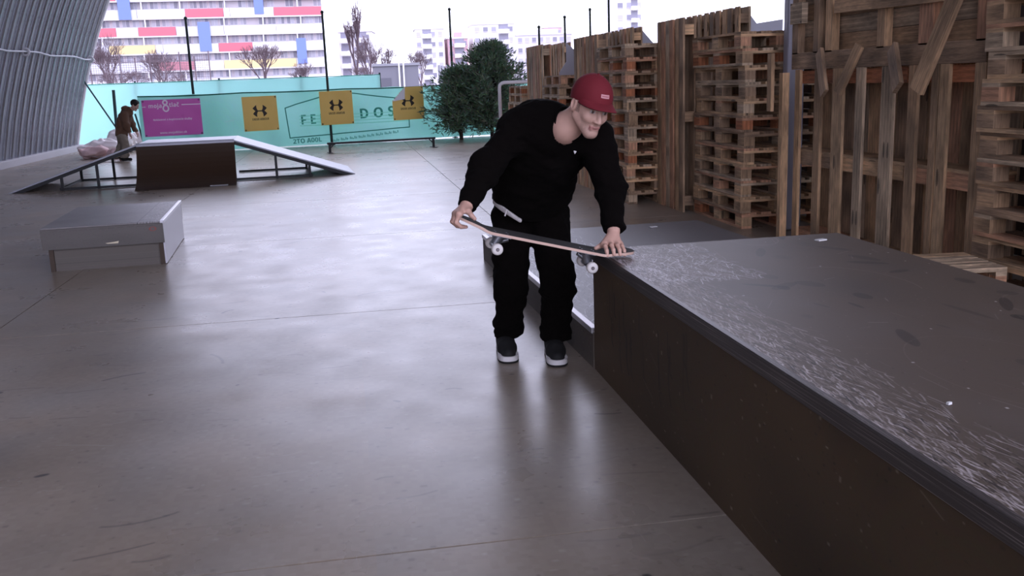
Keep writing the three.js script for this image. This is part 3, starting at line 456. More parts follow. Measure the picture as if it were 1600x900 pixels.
{
  // posts and stays by the wall end
  const t = thing('stay_post', 'slim dark post with guy ropes behind the walking man', 'post', [-5.95, 0, -27.0]);
  part('shaft', bar([0, 0, 0], [0.05, 1.55, 0], 0.04), mat(0x1f3a3c, 0.6), t); part('stay', bar([-0.78, 1.85, -0.45], [0.02, 0.55, 0.0], 0.022), mat(0x2d4a4e, 0.7), t);
  const u = thing('stay_rope', 'dark slanting stay right of the walking man', 'rope', [-5.05, 0, -25.0]);
  part('rope', tube([[0.02, 0.95, 0], [0.08, 0.65, 0.01], [0.18, 0.02, 0.03]], 0.022, 16, 6), mat(0x1f3a3c, 0.7), u);
  const wm = mat(0xf0e6e6, 0.75), pk = mat(0xdcbcbc, 0.8);
  const bag = (label, pos, s, seed, m) => { const f = (p) => ell([0, s[1] * 0.85, 0], s)(p) + 0.16 * (noise3(p[0] * 6 + seed, p[1] * 9, p[2] * 9) - 0.5), g = nets((p) => Math.max(f(p), -p[1] + 0.002), [-s[0] - 0.08, -0.05, -s[2] - 0.08], [s[0] + 0.08, s[1] * 2 + 0.1, s[2] + 0.08], 0.035); const o = part(numbered('sack'), g, m, scene, pos); o.userData = { label, category: 'sack', group: 'pale sacks by the wall end' }; };
  bag('pinkish sack on the floor, leftmost of the pale sacks', [-5.72, 0, -23.6], [0.34, 0.16, 0.3], 1, pk); bag('big white sack behind the pinkish sack', [-5.75, 0, -24.5], [0.55, 0.2, 0.36], 2, wm);
  bag('tall white sack left of the walking man', [-5.55, 0, -25.6], [0.34, 0.3, 0.3], 3, wm); bag('long white sack right of the walking man', [-5.05, 0, -26.4], [0.55, 0.24, 0.3], 4, wm); bag('small pale pink sack at the walking man\'s heels', [-5.2, 0, -23.3], [0.2, 0.1, 0.2], 5, pk);
}

// ---------------------------------------------------------------- plants
function needleTree(label, pos, h, rad, seed, n) {
  const r = rng(seed), t = thing('evergreen_tree', label, 'tree', pos, 0, 'evergreen trees at the fence'), P = [], I = [], C = [];
  part('trunk', bar([0, 0, 0], [rr(-0.1, 0.1, r), h * 0.9, rr(-0.1, 0.1, r)], 0.05, 8, 0.012), mat(0x2b211a, 0.9), t);
  const br = [];
  const spray = (x, y, z, dir, len, wd) => { const s = nor3(cross3(dir, [r() - 0.5, r() - 0.5, r() - 0.5])), b = P.length / 3, c = [0.08 + r() * 0.08, 0.13 + r() * 0.11, 0.085 + r() * 0.06]; P.push(x, y, z, x + dir[0] * len * 0.5 + s[0] * wd, y + dir[1] * len * 0.5 + s[1] * wd, z + dir[2] * len * 0.5 + s[2] * wd, x + dir[0] * len, y + dir[1] * len, z + dir[2] * len, x + dir[0] * len * 0.5 - s[0] * wd, y + dir[1] * len * 0.5 - s[1] * wd, z + dir[2] * len * 0.5 - s[2] * wd); for (let q = 0; q < 4; q++) C.push(...c); I.push(b, b + 1, b + 2, b, b + 2, b + 3); };
  for (let i = 0; i < n; i++) {
    const f = Math.pow(r(), 0.8), y0 = h * (0.07 + 0.87 * f), prof = Math.sin(Math.PI * Math.pow(Math.min(1, f * 0.9 + 0.12), 0.85)), L = rad * (0.3 + 0.8 * prof) * rr(0.45, 1.3, r), a = r() * 6.283, up = rr(-0.15, 0.6, r) + f * 0.55;
    const d = nor3([Math.cos(a), up, Math.sin(a)]); br.push(bar([0, y0 * 0.92, 0], [d[0] * L, y0 * 0.92 + d[1] * L * 0.8, d[2] * L], 0.012, 4, 0.003));
    const m = 16 + Math.floor(r() * 12);
    for (let q = 0; q < m; q++) { const u = 0.25 + 0.8 * r(), w = 0.09, x = d[0] * L * u + rr(-w, w, r), y = y0 * 0.92 + d[1] * L * u * 0.8 + rr(-w, w, r), z = d[2] * L * u + rr(-w, w, r); if (y < h * 0.06) continue; const dd = nor3([d[0] + rr(-0.8, 0.8, r), d[1] + rr(-0.5, 0.8, r), d[2] + rr(-0.8, 0.8, r)]); for (let e = 0; e < 3; e++) spray(x, y, z, nor3([dd[0] + rr(-0.6, 0.6, r), dd[1] + rr(-0.6, 0.6, r), dd[2] + rr(-0.6, 0.6, r)]), rr(0.08, 0.2, r), rr(0.007, 0.016, r)); }
  }
  part('branches', mergeGeometries(br), mat(0x2b211a, 0.9), t);
  const g = new THREE.BufferGeometry(); g.setAttribute('position', new THREE.Float32BufferAttribute(P, 3)); g.setAttribute('color', new THREE.Float32BufferAttribute(C, 3)); g.setIndex(I); g.computeVertexNormals();
  part('needles', g, mat(0xffffff, 0.75, { vertexColors: true, side: THREE.DoubleSide }), t).userData.kind = 'stuff';
}
needleTree('dark bushy evergreen tree at the end of the green fence, left one', [2.86, 0, -24.3], 1.85, 0.74, 101, 230);
needleTree('taller dark evergreen tree beside the pallet row, with pointed top', [3.62, 0, -24.15], 2.5, 0.86, 102, 330);

function bareTree(label, pos, h, spread, seed, depth, col, slim = 0.5, group = 'bare trees beyond the fence') {
  const r = rng(seed), t = thing('bare_tree', label, 'tree', pos, 0, group), tr = [], tw = [];
  const grow = (p, d, l, rad, k) => {
    const q = [p[0] + d[0] * l, p[1] + d[1] * l, p[2] + d[2] * l]; (k > depth - 2 ? tr : tw).push(bar(p, q, rad, k > depth - 2 ? 7 : 3, rad * 0.68)); if (!k) return;
    const n = k === depth ? 5 : 3; for (let i = 0; i < n; i++) { const s = i === 0 ? 0.25 : spread; grow(q, nor3([d[0] + rr(-s, s, r), d[1] * (0.6 + slim) + rr(-0.15, 0.3, r), d[2] + rr(-s, s, r)]), l * rr(0.62, 0.84, r), rad * 0.66, k - 1); }
  };
  grow([0, 0, 0], nor3([rr(-0.05, 0.05, r), 1, rr(-0.05, 0.05, r)]), h * 0.27, h * 0.018, depth);
  const m = mat(col, 0.9); part('trunk', mergeGeometries(tr), m, t); part('twigs', mergeGeometries(tw), m, t).userData.kind = 'stuff';
}
for (const [label, x, z, h, spread, seed, depth, slim] of [
  ['bare grey tree with forked crown in front of the apartment block', -6.6, -88, 6.2, 0.75, 201, 6, 0.5],
  ['bare brown tree close to the hall wall edge', -21.5, -78, 6.6, 0.6, 202, 6, 0.5],
  ['bare brown tree between the hall edge and the first tall pole', -17.6, -80, 5.6, 0.7, 203, 6, 0.5],
  ['bare brown tree behind the tall wire fence', -13.9, -80, 5.0, 0.7, 204, 6, 0.5],
  ['low bare bush beside the hall wall edge', -19.6, -74, 4.2, 0.95, 210, 6, 0.2],
  ['low bare bush left of the first tall pole', -15.6, -74, 3.9, 0.95, 211, 6, 0.2],
  ['low bare bush right of the first tall pole', -11.6, -76, 3.4, 0.95, 212, 6, 0.2],
  ['small bare tree just left of the tall central pole', -3.2, -86, 3.9, 0.8, 205, 6, 0.5],
  ['tall slim bare poplar beside the far balcony tower', 1.75, -120, 10.6, 0.42, 206, 6, 1.1],
  ['bare bush right of the slim poplar', 3.4, -118, 7.0, 0.6, 207, 6, 0.6],
  ['low bare bush at the foot of the slim poplar', 2.2, -112, 4.6, 0.9, 213, 6, 0.3],
  ['bare tree left of the grey shed', 4.6, -110, 5.4, 0.6, 208, 6, 0.7],
  ['bare tree rising behind the right end of the grey shed', 8.9, -112, 5.4, 0.6, 209, 6, 0.6],
]) bareTree(label, [x, 0, z], h, spread, seed, depth, 0x6a585e, slim);

// ---------------------------------------------------------------- tall wire fence of the court
{
  const w = 11.6, h = 4.7, t = thing('wire_fence', 'tall court fence of thin posts and wire mesh on the left', 'fence', [-13.4, 0, -60]), m = mat(0x6f5f66, 0.7), P = [];
  for (let i = 0; i <= 14; i++) part('post', bar([-w / 2 + i * w / 14, 0, 0], [-w / 2 + i * w / 14, h - (i < 5 ? 0 : 0.9 + (i % 2) * 0.3), 0], 0.035, 6), m, t);
  for (const y of [0.8, 2.1, 3.3]) part('rail', bar([-w / 2, y, 0], [w / 2, y, 0], 0.02, 6), m, t);
  for (let i = 0; i < 90; i++) { const x = -w / 2 + i * w / 90; P.push(bar([x, 0, 0.03], [x, 3.6, 0.03], 0.0075, 3)); } for (let i = 0; i < 28; i++) P.push(bar([-w / 2, i * 0.13, 0.03], [w / 2, i * 0.13, 0.03], 0.0075, 3));
  part('wire_mesh', mergeGeometries(P), m, t).userData.kind = 'stuff';
}

// ---------------------------------------------------------------- buildings
const glassM = [mat(0x8a8796, 0.3), mat(0xa4a0ae, 0.35), mat(0xbcb8c4, 0.4)], concrete = mat(0xd9d4d8, 0.8), winFrame = mat(0xd8d6dc, 0.6);
{
  const t = thing('apartment_block', 'long white apartment block with red, blue and yellow balcony panels', 'building', [-2.5, 0, -172], 0.05), r = rng(301), W = 62;
  const white = mat(0xe6e2e4, 0.8), pale = mat(0xcfcdd8, 0.8), red = mat(0xda707e, 0.8), blue = mat(0x7a8cd0, 0.8), yellow = mat(0xe8cf98, 0.8), wall = mat(0xcfc6cc, 0.85), pink = mat(0xb87c86, 0.8);
  part('core_wall', new THREE.BoxGeometry(W, 25, 11), wall, t, [-W / 2, 12.5, -6.2]);
  const C = { 3: [], 2: [[-27.2, -21.5, pink], [-16.8, -4.9, yellow]], 1: [] };
  const rows = [3.15, 5.95, 8.75, 11.55, 14.35, 17.15, 19.95, 22.75], spec = { 1: [[-27.4, -21.4, pink], [-16.8, -4.9, yellow]], 2: [[-34.6, -27.4, yellow], [-17.4, -11.9, red]], 3: [[-37.8, -33.2, red], [-29.8, -23.9, red]], 4: [[-22.2, -16.1, red], [-8.0, -0.1, red]], 5: [[-38.2, -32.8, red]] };
  rows.forEach((y, k) => {
    part('slab', new THREE.BoxGeometry(W, 0.24, 1.1), concrete, t, [-W / 2, y - 0.78, -0.25]);
    const cuts = (spec[k] ?? []).slice().sort((a, b) => b[0] - a[0]); let x = 0;
    const seg = (a, b, m) => { if (a - b > 0.2) part('parapet', new THREE.BoxGeometry(a - b - 0.08, 1.36, 0.14), m, t, [(a + b) / 2, y, 0.25]); };
    const fill = (a, b) => { while (a - b > 0.3) { const c = Math.max(b, a - rr(3, 9, r)); seg(a, c, r() < 0.62 ? white : pale); a = c; } };
    for (const [a, b, m] of cuts) { fill(x, b); seg(b, a, m); x = a; } fill(x, -46);
    for (let wx = -0.7; wx > -46; wx -= 1.55) { if (r() < 0.08) continue; const ww = rr(1.0, 1.4, r), o = part('window', new THREE.BoxGeometry(ww, 1.25, 0.12), winFrame, t, [wx, y + 1.38, -0.68]); part('pane', new THREE.BoxGeometry(ww * 0.42, 1.05, 0.05), glassM[Math.floor(r() * 3)], o, [-ww * 0.24, 0, 0.06]); part('pane', new THREE.BoxGeometry(ww * 0.42, 1.05, 0.05), glassM[Math.floor(r() * 3)], o, [ww * 0.24, 0, 0.06]); }
    for (let wx = -4; wx > -46; wx -= 6.2) part('partition', new THREE.BoxGeometry(0.18, 1.5, 0.9), white, t, [wx + rr(-0.6, 0.6, r), y + 1.4, -0.2]);
  });
  for (const [x0, x1, y0, y1] of [[-32.5, -30.6, 13.5, 20.5], [-20.4, -18.5, 8.2, 12.9], [-11.1, -9.6, 14, 22], [-4.7, -3.1, 5.7, 9.9]]) part('blue_panel', new THREE.BoxGeometry(x1 - x0, y1 - y0, 0.2), blue, t, [(x0 + x1) / 2, (y0 + y1) / 2, 0.42]);
  part('roof', new THREE.BoxGeometry(W + 0.4, 0.4, 11.6), concrete, t, [-W / 2, 25.2, -6]);
}
function tower(label, x, z, w, h, d, col, floors, cols, balc, turn = 0) {
  const t = thing('far_building', label, 'building', [x, 0, z], turn, 'far pale buildings'), m = mat(col, 0.85), r = rng(Math.floor(x * 31 + z)), fh = h / floors;
  part('wall', new THREE.BoxGeometry(w, h, d), m, t, [0, h / 2, -d / 2]); part('roof', new THREE.BoxGeometry(w + 0.4, 0.35, d + 0.4), concrete, t, [0, h + 0.17, -d / 2]); part('roof_house', new THREE.BoxGeometry(w * 0.35, 1.3, d * 0.4), m, t, [w * 0.12, h + 0.9, -d / 2]);
  for (let k = 0; k < floors; k++) {
    for (let i = 0; i < cols; i++) { const ww = w / cols * 0.55; const o = part('window', new THREE.BoxGeometry(ww, fh * 0.42, 0.12), glassM[(i + k) % 3], t, [-w / 2 + (i + 0.5) * w / cols, (k + 0.55) * fh, 0.02]); part('sill', new THREE.BoxGeometry(ww * 1.1, 0.1, 0.2), concrete, o, [0, -fh * 0.23, 0.05]); }
    for (const [bx, bw] of balc) { const o = part('balcony', new THREE.BoxGeometry(bw, 0.9, 1.3), whitePaint, t, [bx, k * fh + 0.75, 0.65]); part('balcony_shadow_gap', new THREE.BoxGeometry(bw * 0.9, fh - 1.2, 0.08), glassM[0], o, [0, fh * 0.5, -0.6]).name = 'loggia_opening'; }
  }
}
tower('pale tower with stacked balconies behind the slim poplar', 3.1, -200, 6.6, 12.2, 9, 0xe4e0e4, 5, 3, [[-1.9, 1.9], [1.4, 2.0]], -0.12);
tower('white tower with loggias left of the pole above the evergreens', 19.8, -220, 6.4, 13.4, 9, 0xe8e4e8, 6, 4, [[-0.6, 2.1]], -0.05);
tower('pink brick annex beside the white loggia tower', 26.3, -222, 4.6, 11.3, 9, 0xc7a2aa, 5, 3, [[0.3, 2.4]]);
tower('white block showing over the evergreens', 34.6, -222, 9.5, 14.2, 9, 0xe8e4e8, 6, 5, [[2.2, 2.4]]);
tower('low pale block far behind the pallet row', 50, -240, 14, 12.4, 10, 0xd6d0da, 5, 8, []);
tower('rosy block with rooftop mast behind the pallet row', 57, -262, 5, 15.2, 6, 0xd8b4bf, 6, 3, []);
tower('slim white tower above the pallet row', 65.8, -220, 6.4, 24, 8, 0xe6e2e8, 9, 3, [[1.2, 1.7]]);
{
  const t = thing('grey_shed', 'grey flat roofed shed between bare trees and white tower', 'building', [6.1, 0, -100]), m = mat(0x77767f, 0.85);
  part('wall', new THREE.BoxGeometry(4.4, 3.4, 5), m, t, [-0.6, 1.7, -2.5]); part('roof', new THREE.BoxGeometry(4.7, 0.25, 5.3), mat(0x8b8a92, 0.8), t, [-0.6, 3.5, -2.5]);
  for (const x of [-0.35, 0.1]) part('flue', bar([x, 0, 0.12], [x, 4.4, 0.12], 0.09), whitePaint, t);
  part('door', new THREE.BoxGeometry(1.2, 2.2, 0.06), mat(0x5f5e68, 0.7), t, [-1.8, 1.1, 0.02]);
  const u = thing('court_screen', 'grey slatted court screen left of the evergreens', 'screen', [11.3, 0, -100]);
  for (let i = 0; i < 12; i++) part('slat', new THREE.BoxGeometry(0.22, 3.3 - (i % 3) * 0.12, 0.05), mat(0x85848e, 0.8), u, [-1.5 + i * 0.27, 1.65, 0]); part('rail', new THREE.BoxGeometry(3.4, 0.12, 0.08), mat(0x6f6e78, 0.8), u, [0, 1.6, -0.07]);
  const v = thing('market_umbrella', 'low pink canopy just right of the apartment block', 'canopy', [-0.05, 0, -60]);
  part('canopy', new THREE.SphereGeometry(0.95, 18, 8, 0, 6.283, 0, 1.35), mat(0xe0909a, 0.8), v, [0, 0.95, 0]); part('pole', bar([0, 0, 0], [0, 1.8, 0], 0.03), whitePaint, v);
}
// ---------------------------------------------------------------- skateboard
function skateboard(label, m) {
  const t = thing('skateboard', label, 'skateboard'), F = 0.245, K = 0.165, L = F + K, ka = 0.235, W = 0.103;
  const yk = (x) => { const a = Math.max(0, Math.abs(x) - F); return a <= 0 ? 0 : Math.tan(ka) * a * Math.min(1, a / 0.05); };
  const hw = (x) => { const e = L - Math.abs(x), r = 0.11; return e >= r ? W : W * Math.sqrt(Math.max(0, 1 - ((r - e) / r) ** 2)); };
  const shell = (y0, y1, inset) => {
    const nx = 56, nz = 8, P = [], I = []; const xs = []; for (let i = 0; i <= nx; i++) xs.push(-(L - inset) * Math.cos(Math.PI * i / nx));
    for (const y of [y1, y0]) for (const x of xs) for (let j = 0; j <= nz; j++) { const w = Math.max(0.0005, hw(x) - inset), z = (j / nz * 2 - 1) * w; P.push(x, yk(x) + y + 0.006 * (z / W) ** 2, z); }
    const S = nz + 1, O = (nx + 1) * S;
    for (let i = 0; i < nx; i++) for (let j = 0; j < nz; j++) { const a = i * S + j; I.push(a, a + 1, a + S + 1, a, a + S + 1, a + S, O + a, O + a + S + 1, O + a + 1, O + a, O + a + S, O + a + S + 1); }
    for (let i = 0; i < nx; i++) for (const j of [0, nz]) { const a = i * S + j, b = a + S; if (j) I.push(a, O + a, b, b, O + a, O + b); else I.push(a, b, O + a, b, O + b, O + a); }
    const g = new THREE.BufferGeometry(); g.setAttribute('position', new THREE.Float32BufferAttribute(P, 3)); g.setIndex(I); const h = g.toNonIndexed(); h.computeVertexNormals(); return h;
  };
  part('deck', shell(0, 0.0115, 0), m.deck, t); part('grip_tape', shell(0.0116, 0.0126, 0.0015), m.grip, t);
  for (const s of [-1, 1]) {
    const tr = part('truck', mergeGeometries([bar([s * 0.215, -0.052, -0.075], [s * 0.215, -0.052, 0.075], 0.011, 10), bar([s * 0.215, -0.045, 0], [s * 0.2, -0.004, 0], 0.02, 10, 0.026), bar([s * 0.2, -0.03, 0], [s * 0.16, -0.012, 0], 0.01, 8)]), m.metal, t); part('axle', bar([s * 0.215, -0.052, -0.108], [s * 0.215, -0.052, 0.108], 0.004, 8), m.metal, tr); part('base_plate', new THREE.BoxGeometry(0.085, 0.006, 0.055), m.metal, tr, [s * 0.195, -0.003, 0]);
    for (const z of [-1, 1]) { const g = new THREE.LatheGeometry([[0.008, -0.016], [0.019, -0.016], [0.0245, -0.011], [0.0255, 0], [0.0245, 0.011], [0.019, 0.016], [0.008, 0.016]].map((p) => new THREE.Vector2(...p)), 24); g.rotateX(Math.PI / 2); const w = part('wheel', g, m.wheel, t, [s * 0.215, -0.052, z * 0.09]); const b = new THREE.CylinderGeometry(0.011, 0.011, 0.03, 16); b.rotateX(Math.PI / 2); part('bearing', b, m.core, w); }
    for (const bx of [0.17, 0.225]) for (const z of [-0.02, 0.02]) part('bolt', new THREE.CylinderGeometry(0.0035, 0.0035, 0.002, 8), m.metal, t, [s * bx, 0.0135, z]);
  }
  return t;
}
{
  const t = skateboard('skateboard with black grip and white wheels held by the man', { deck: mat(0xcfae9c, 0.5), grip: mat(0x2a2826, 0.95), metal: mat(0x8d8f94, 0.35, { metalness: 0.8 }), wheel: mat(0xd8d2cc, 0.5), core: mat(0x6d5a58, 0.5) });
  t.position.set(0.824, 0.677, -4.1); t.rotation.z = -0.2566;
}

// ---------------------------------------------------------------- people
function faceSDF(s = 1) {
  const S = (a) => a.map((v) => v * s);
  const solid = blend([ell(S([0, 0.035, -0.012]), S([0.076, 0.089, 0.097])), ell(S([0, -0.022, 0.03]), S([0.062, 0.082, 0.062])), cap(S([-0.05, -0.05, 0.0]), S([-0.012, -0.1, 0.062]), 0.024 * s, 0.017 * s), cap(S([0.05, -0.05, 0.0]), S([0.012, -0.1, 0.062]), 0.024 * s, 0.017 * s), cap(S([-0.008, -0.101, 0.068]), S([0.008, -0.101, 0.068]), 0.0165 * s)], 0.03 * s);
  const brow = blend([solid, cap(S([-0.044, 0.024, 0.071]), S([0.044, 0.024, 0.071]), 0.0135 * s), cap(S([-0.042, -0.028, 0.064]), S([-0.036, -0.03, 0.068]), 0.016 * s), cap(S([0.042, -0.028, 0.064]), S([0.036, -0.03, 0.068]), 0.016 * s)], 0.022 * s);
  const sock = minus(minus(brow, ell(S([-0.032, 0.002, 0.1]), S([0.021, 0.014, 0.022])), 0.012 * s), ell(S([0.032, 0.002, 0.1]), S([0.021, 0.014, 0.022])), 0.012 * s);
  const eyes = (p) => Math.min(ell(S([-0.032, 0.0, 0.072]), S([0.0145, 0.012, 0.014]))(p), ell(S([0.032, 0.0, 0.072]), S([0.0145, 0.012, 0.014]))(p));
  const nose = blend([cap(S([0, 0.012, 0.084]), S([0, -0.036, 0.108]), 0.0075 * s, 0.0115 * s), ell(S([-0.012, -0.038, 0.098]), S([0.009, 0.008, 0.01])), ell(S([0.012, -0.038, 0.098]), S([0.009, 0.008, 0.01]))], 0.008 * s);
  const lips = blend([cap(S([-0.02, -0.066, 0.087]), S([0.02, -0.066, 0.087]), 0.0062 * s), cap(S([-0.017, -0.076, 0.085]), S([0.017, -0.076, 0.085]), 0.0068 * s), cap(S([-0.006, -0.066, 0.092]), S([0.006, -0.066, 0.092]), 0.0055 * s)], 0.004 * s);
  const ears = [-1, 1].map((e) => minus(ell(S([e * 0.079, -0.004, -0.008]), S([0.012, 0.033, 0.021])), ell(S([e * 0.089, 0.0, -0.003]), S([0.007, 0.02, 0.011])), 0.004 * s));
  return (p) => { let d = smin(sock(p), nose(p), 0.012 * s); d = smin(d, lips(p), 0.007 * s); d = smin(d, eyes(p), 0.003 * s); d = smin(d, ears[0](p), 0.006 * s); return smin(d, ears[1](p), 0.006 * s); };
}
function frameOf(origin, fwd, roll) { const z = V(...fwd).normalize(), x = V(0, 1, 0).cross(z).normalize(), y = z.clone().cross(x), m = new THREE.Matrix4().makeBasis(x, y, z); m.multiply(new THREE.Matrix4().makeRotationZ(roll)); m.setPosition(...origin); return m; }
function handSDF(wrist, kn, fingers, thumb, s = 1) {
  const palm = blend([...kn.map((k, i) => cap(wrist, k, 0.018 * s, (i === 3 ? 0.0115 : 0.0125) * s)), cap(kn[0], kn[3], 0.0115 * s), cap(wrist, thumb[1], 0.017 * s, 0.0125 * s)], 0.016 * s);
  const fs = fingers.map((f, i) => blend(chain([kn[i], ...f], [0.0108, 0.0098, 0.0088, 0.0076].map((r) => r * s * (i === 3 ? 0.88 : 1))), 0.004 * s)), th = blend(chain(thumb, [0.014, 0.0122, 0.0108, 0.009].map((r) => r * s)), 0.005 * s);
  return (p) => { let d = palm(p); let e = fs[0](p); for (let i = 1; i < fs.length; i++) e = Math.min(e, fs[i](p)); d = smin(d, e, 0.007 * s); return smin(d, th(p), 0.007 * s); };
}
function bounds(pts, pad) { const lo = [1e9, 1e9, 1e9], hi = [-1e9, -1e9, -1e9]; for (const p of pts) for (let i = 0; i < 3; i++) { lo[i] = Math.min(lo[i], p[i] - pad); hi[i] = Math.max(hi[i], p[i] + pad); } return [lo, hi]; }
{
  const base = [0.86, 0, -4.68], man = thing('person', 'person in red cap and black sweatshirt bending over a skateboard', 'person', base);
  const add = (name, geo, m, parent = man) => { geo.translate(-base[0], -base[1], -base[2]); return part(name, geo, m, parent); };
  const J = { kneeR: [0.768, 0.37, -4.68], kneeL: [0.985, 0.37, -4.56], ankR: [0.757, 0.085, -4.78], ankL: [0.98, 0.085, -4.655], hipR: [0.808, 0.70, -4.82], hipL: [0.985, 0.70, -4.76], pel: [0.9, 0.78, -4.82], w1: [0.893, 0.77, -4.79], w2: [0.9, 0.9, -4.7], ch: [0.922, 1.075, -4.52], ub: [0.905, 1.155, -4.44], shR: [0.785, 1.155, -4.45], elR: [0.612, 1.008, -4.33], wrR: [0.494, 0.857, -4.14], shL: [1.132, 1.11, -4.36], elL: [1.182, 0.893, -4.29], wrL: [1.152, 0.702, -4.13], nk: [0.985, 1.165, -4.33], hd: [1.072, 1.263, -4.2] };
  const lat = nor3(sub3(J.shL, J.shR));
  // hands
  const knL = [[1.089, 0.66, -4.072], [1.115, 0.664, -4.065], [1.141, 0.662, -4.066], [1.166, 0.655, -4.075]];
  const fiL = knL.map(([x, y, z], i) => [[x - 0.002 + i * 0.001, y - 0.002, z + 0.036 - (i === 3 ? 0.008 : 0)], [x - 0.002 + i * 0.002, y - 0.018, z + 0.06 - (i === 3 ? 0.012 : 0)], [x - 0.002 + i * 0.002, y - 0.038, z + 0.07 - (i === 3 ? 0.012 : 0)]]);
  const thL = [[1.135, 0.688, -4.115], [1.1, 0.664, -4.095], [1.076, 0.652, -4.085], [1.055, 0.645, -4.078]];
  const knR = [[0.452, 0.834, -4.062], [0.443, 0.834, -4.086], [0.44, 0.832, -4.11], [0.443, 0.828, -4.134]];
  const fiR = knR.map(([x, y, z], i) => [[x - 0.014, y - 0.034, z + 0.002], [x + 0.006, y - 0.054, z + 0.002], [x + 0.028, y - 0.056, z + 0.001]]);
  const thR = [[0.487, 0.853, -4.118], [0.495, 0.842, -4.085], [0.505, 0.826, -4.065], [0.517, 0.812, -4.055]];
  const handL = handSDF(J.wrL, knL, fiL, thL), handR = handSDF(J.wrR, knR, fiR, thR);
  const skinTone = (p) => { const n = 0.94 + 0.12 * noise3(p[0] * 60, p[1] * 60, p[2] * 60); return [0.58 * n, 0.345 * n, 0.265 * n]; };
  const core = blend([ecap(J.w1, J.w2, lat, 0.13, 0.135, 1.4), ecap(J.w2, J.ch, lat, 0.135, 0.15, 1.4), ...chain([J.shR, J.elR, J.wrR], [0.055, 0.042, 0.03]), ...chain([J.shL, J.elL, J.wrL], [0.055, 0.042, 0.03]), ...chain([J.hipR, J.kneeR, J.ankR], [0.075, 0.052, 0.036]), ...chain([J.hipL, J.kneeL, J.ankL], [0.075, 0.052, 0.036]), cap(J.ub, J.nk, 0.09, 0.062), cap([0.975, 1.155, -4.345], [1.03, 1.222, -4.25], 0.06, 0.056), cap([0.975, 1.15, -4.35], [0.98, 1.16, -4.3], 0.07, 0.06)], 0.04);
  const gCore = nets(core, [0.42, 0.03, -4.98], [1.28, 1.4, -4.02], 0.012, skinTone);
  const HM = frameOf(J.hd, [0.24, -0.35, 0.88], -0.17), face = faceSDF();
  const faceTone = (p) => {
    const n = 0.94 + 0.12 * noise3(p[0] * 90, p[1] * 90, p[2] * 90), [x, y, z] = p, ax = Math.abs(x); let c = [0.62 * n, 0.375 * n, 0.29 * n];
    const mix = (t, k) => { c = c.map((v, i) => v * (1 - k) + t[i] * k); };
    if (z > 0.05 && y < -0.05) mix([0.2, 0.14, 0.12], 0.35 * noise3(x * 500, y * 500, z * 500) + 0.1);                    // stubble
    if (z > 0.06 && ax < 0.026 && Math.abs(y + 0.071) < 0.0095) mix([0.42, 0.17, 0.15], 0.75);                          // lips
    if (z > 0.055 && ax > 0.012 && ax < 0.052 && Math.abs(y - 0.024 + ax * 0.06) < 0.007) mix([0.05, 0.035, 0.03], 0.85);   // brows
    if (Math.hypot(ax - 0.032, y, z - 0.074) < 0.0165 && z > 0.079 && Math.abs(y) < 0.006) mix(Math.abs(ax - 0.032) < 0.006 ? [0.03, 0.025, 0.02] : [0.5, 0.46, 0.44], 0.9);
    if (z < 0.03 && z > -0.09 && ax > 0.06 && y > -0.03 && y < 0.05 && !(Math.abs(z + 0.008) < 0.023 && ax > 0.074)) mix([0.06, 0.042, 0.034], 0.7 * noise3(x * 300, y * 300, z * 300) + 0.2);   // cropped hair
    if (z < -0.03 && y > -0.05) mix([0.06, 0.042, 0.034], 0.75);
    return c;
  };
  const gHead = nets(face, [-0.11, -0.14, -0.13], [0.11, 0.145, 0.14], 0.0036, faceTone).applyMatrix4(HM);
  const [l1, h1] = bounds([J.wrL, ...knL, ...fiL.flat(), ...thL], 0.03), [l2, h2] = bounds([J.wrR, ...knR, ...fiR.flat(), ...thR], 0.03);
  const gHL = nets(handL, l1, h1, 0.003, skinTone), gHR = nets(handR, l2, h2, 0.003, skinTone);
  add('body', mergeGeometries([gCore, gHead, gHL, gHR]), mat(0xffffff, 0.55, { vertexColors: true }));
  // sweatshirt
  const calm = (p) => Math.min(1, Math.max(0, (Math.hypot(p[0] - 1.0, p[1] - 1.18, p[2] + 4.3) - 0.1) / 0.08));
  const rip = (p, a, f) => calm(p) * a * (noise3(p[0] * f, p[1] * f * 1.6, p[2] * f) - 0.5);
  const body = blend([ecap(J.w1, J.w2, lat, 0.195, 0.198, 1.32), ecap(J.w2, J.ch, lat, 0.198, 0.2, 1.3), ecap(J.ch, J.ub, lat, 0.19, 0.14, 1.2), cap(J.shR, J.ub, 0.088, 0.115), cap(J.ub, J.shL, 0.115, 0.088), ...chain([J.shR, J.elR], [0.082, 0.062]), ...chain([J.elR, J.wrR], [0.062, 0.043]), ...chain([J.shL, J.elL], [0.082, 0.066]), ...chain([J.elL, J.wrL], [0.066, 0.05]), cap([J.elR[0] - 0.005, J.elR[1] + 0.01, J.elR[2]], [J.elR[0] - 0.015, J.elR[1] - 0.05, J.elR[2] + 0.03], 0.055, 0.05), cap(J.ub, J.nk, 0.12, 0.078)], 0.05);
  const hemY = (p) => 0.705 + 0.1 * Math.max(0, Math.min(1, 1 - (p[0] - 0.69) / 0.13)) - 0.1 * (p[2] + 4.75);
  const cuffCut = (p) => { const d = (w, e, off) => { const ax = nor3(sub3(w, e)); return dot3(sub3(p, w), ax) + off; }; let c = -1; if (Math.hypot(...sub3(p, J.wrL)) < 0.16 && p[1] < 0.78) c = Math.max(c, d(J.wrL, J.elL, 0.012)); if (Math.hypot(...sub3(p, J.wrR)) < 0.13 && p[0] < 0.6) c = Math.max(c, d(J.wrR, J.elR, 0.004)); return c; };
  const neckHole = cap([0.972, 1.145, -4.36], [1.1, 1.3, -4.16], 0.078, 0.072);
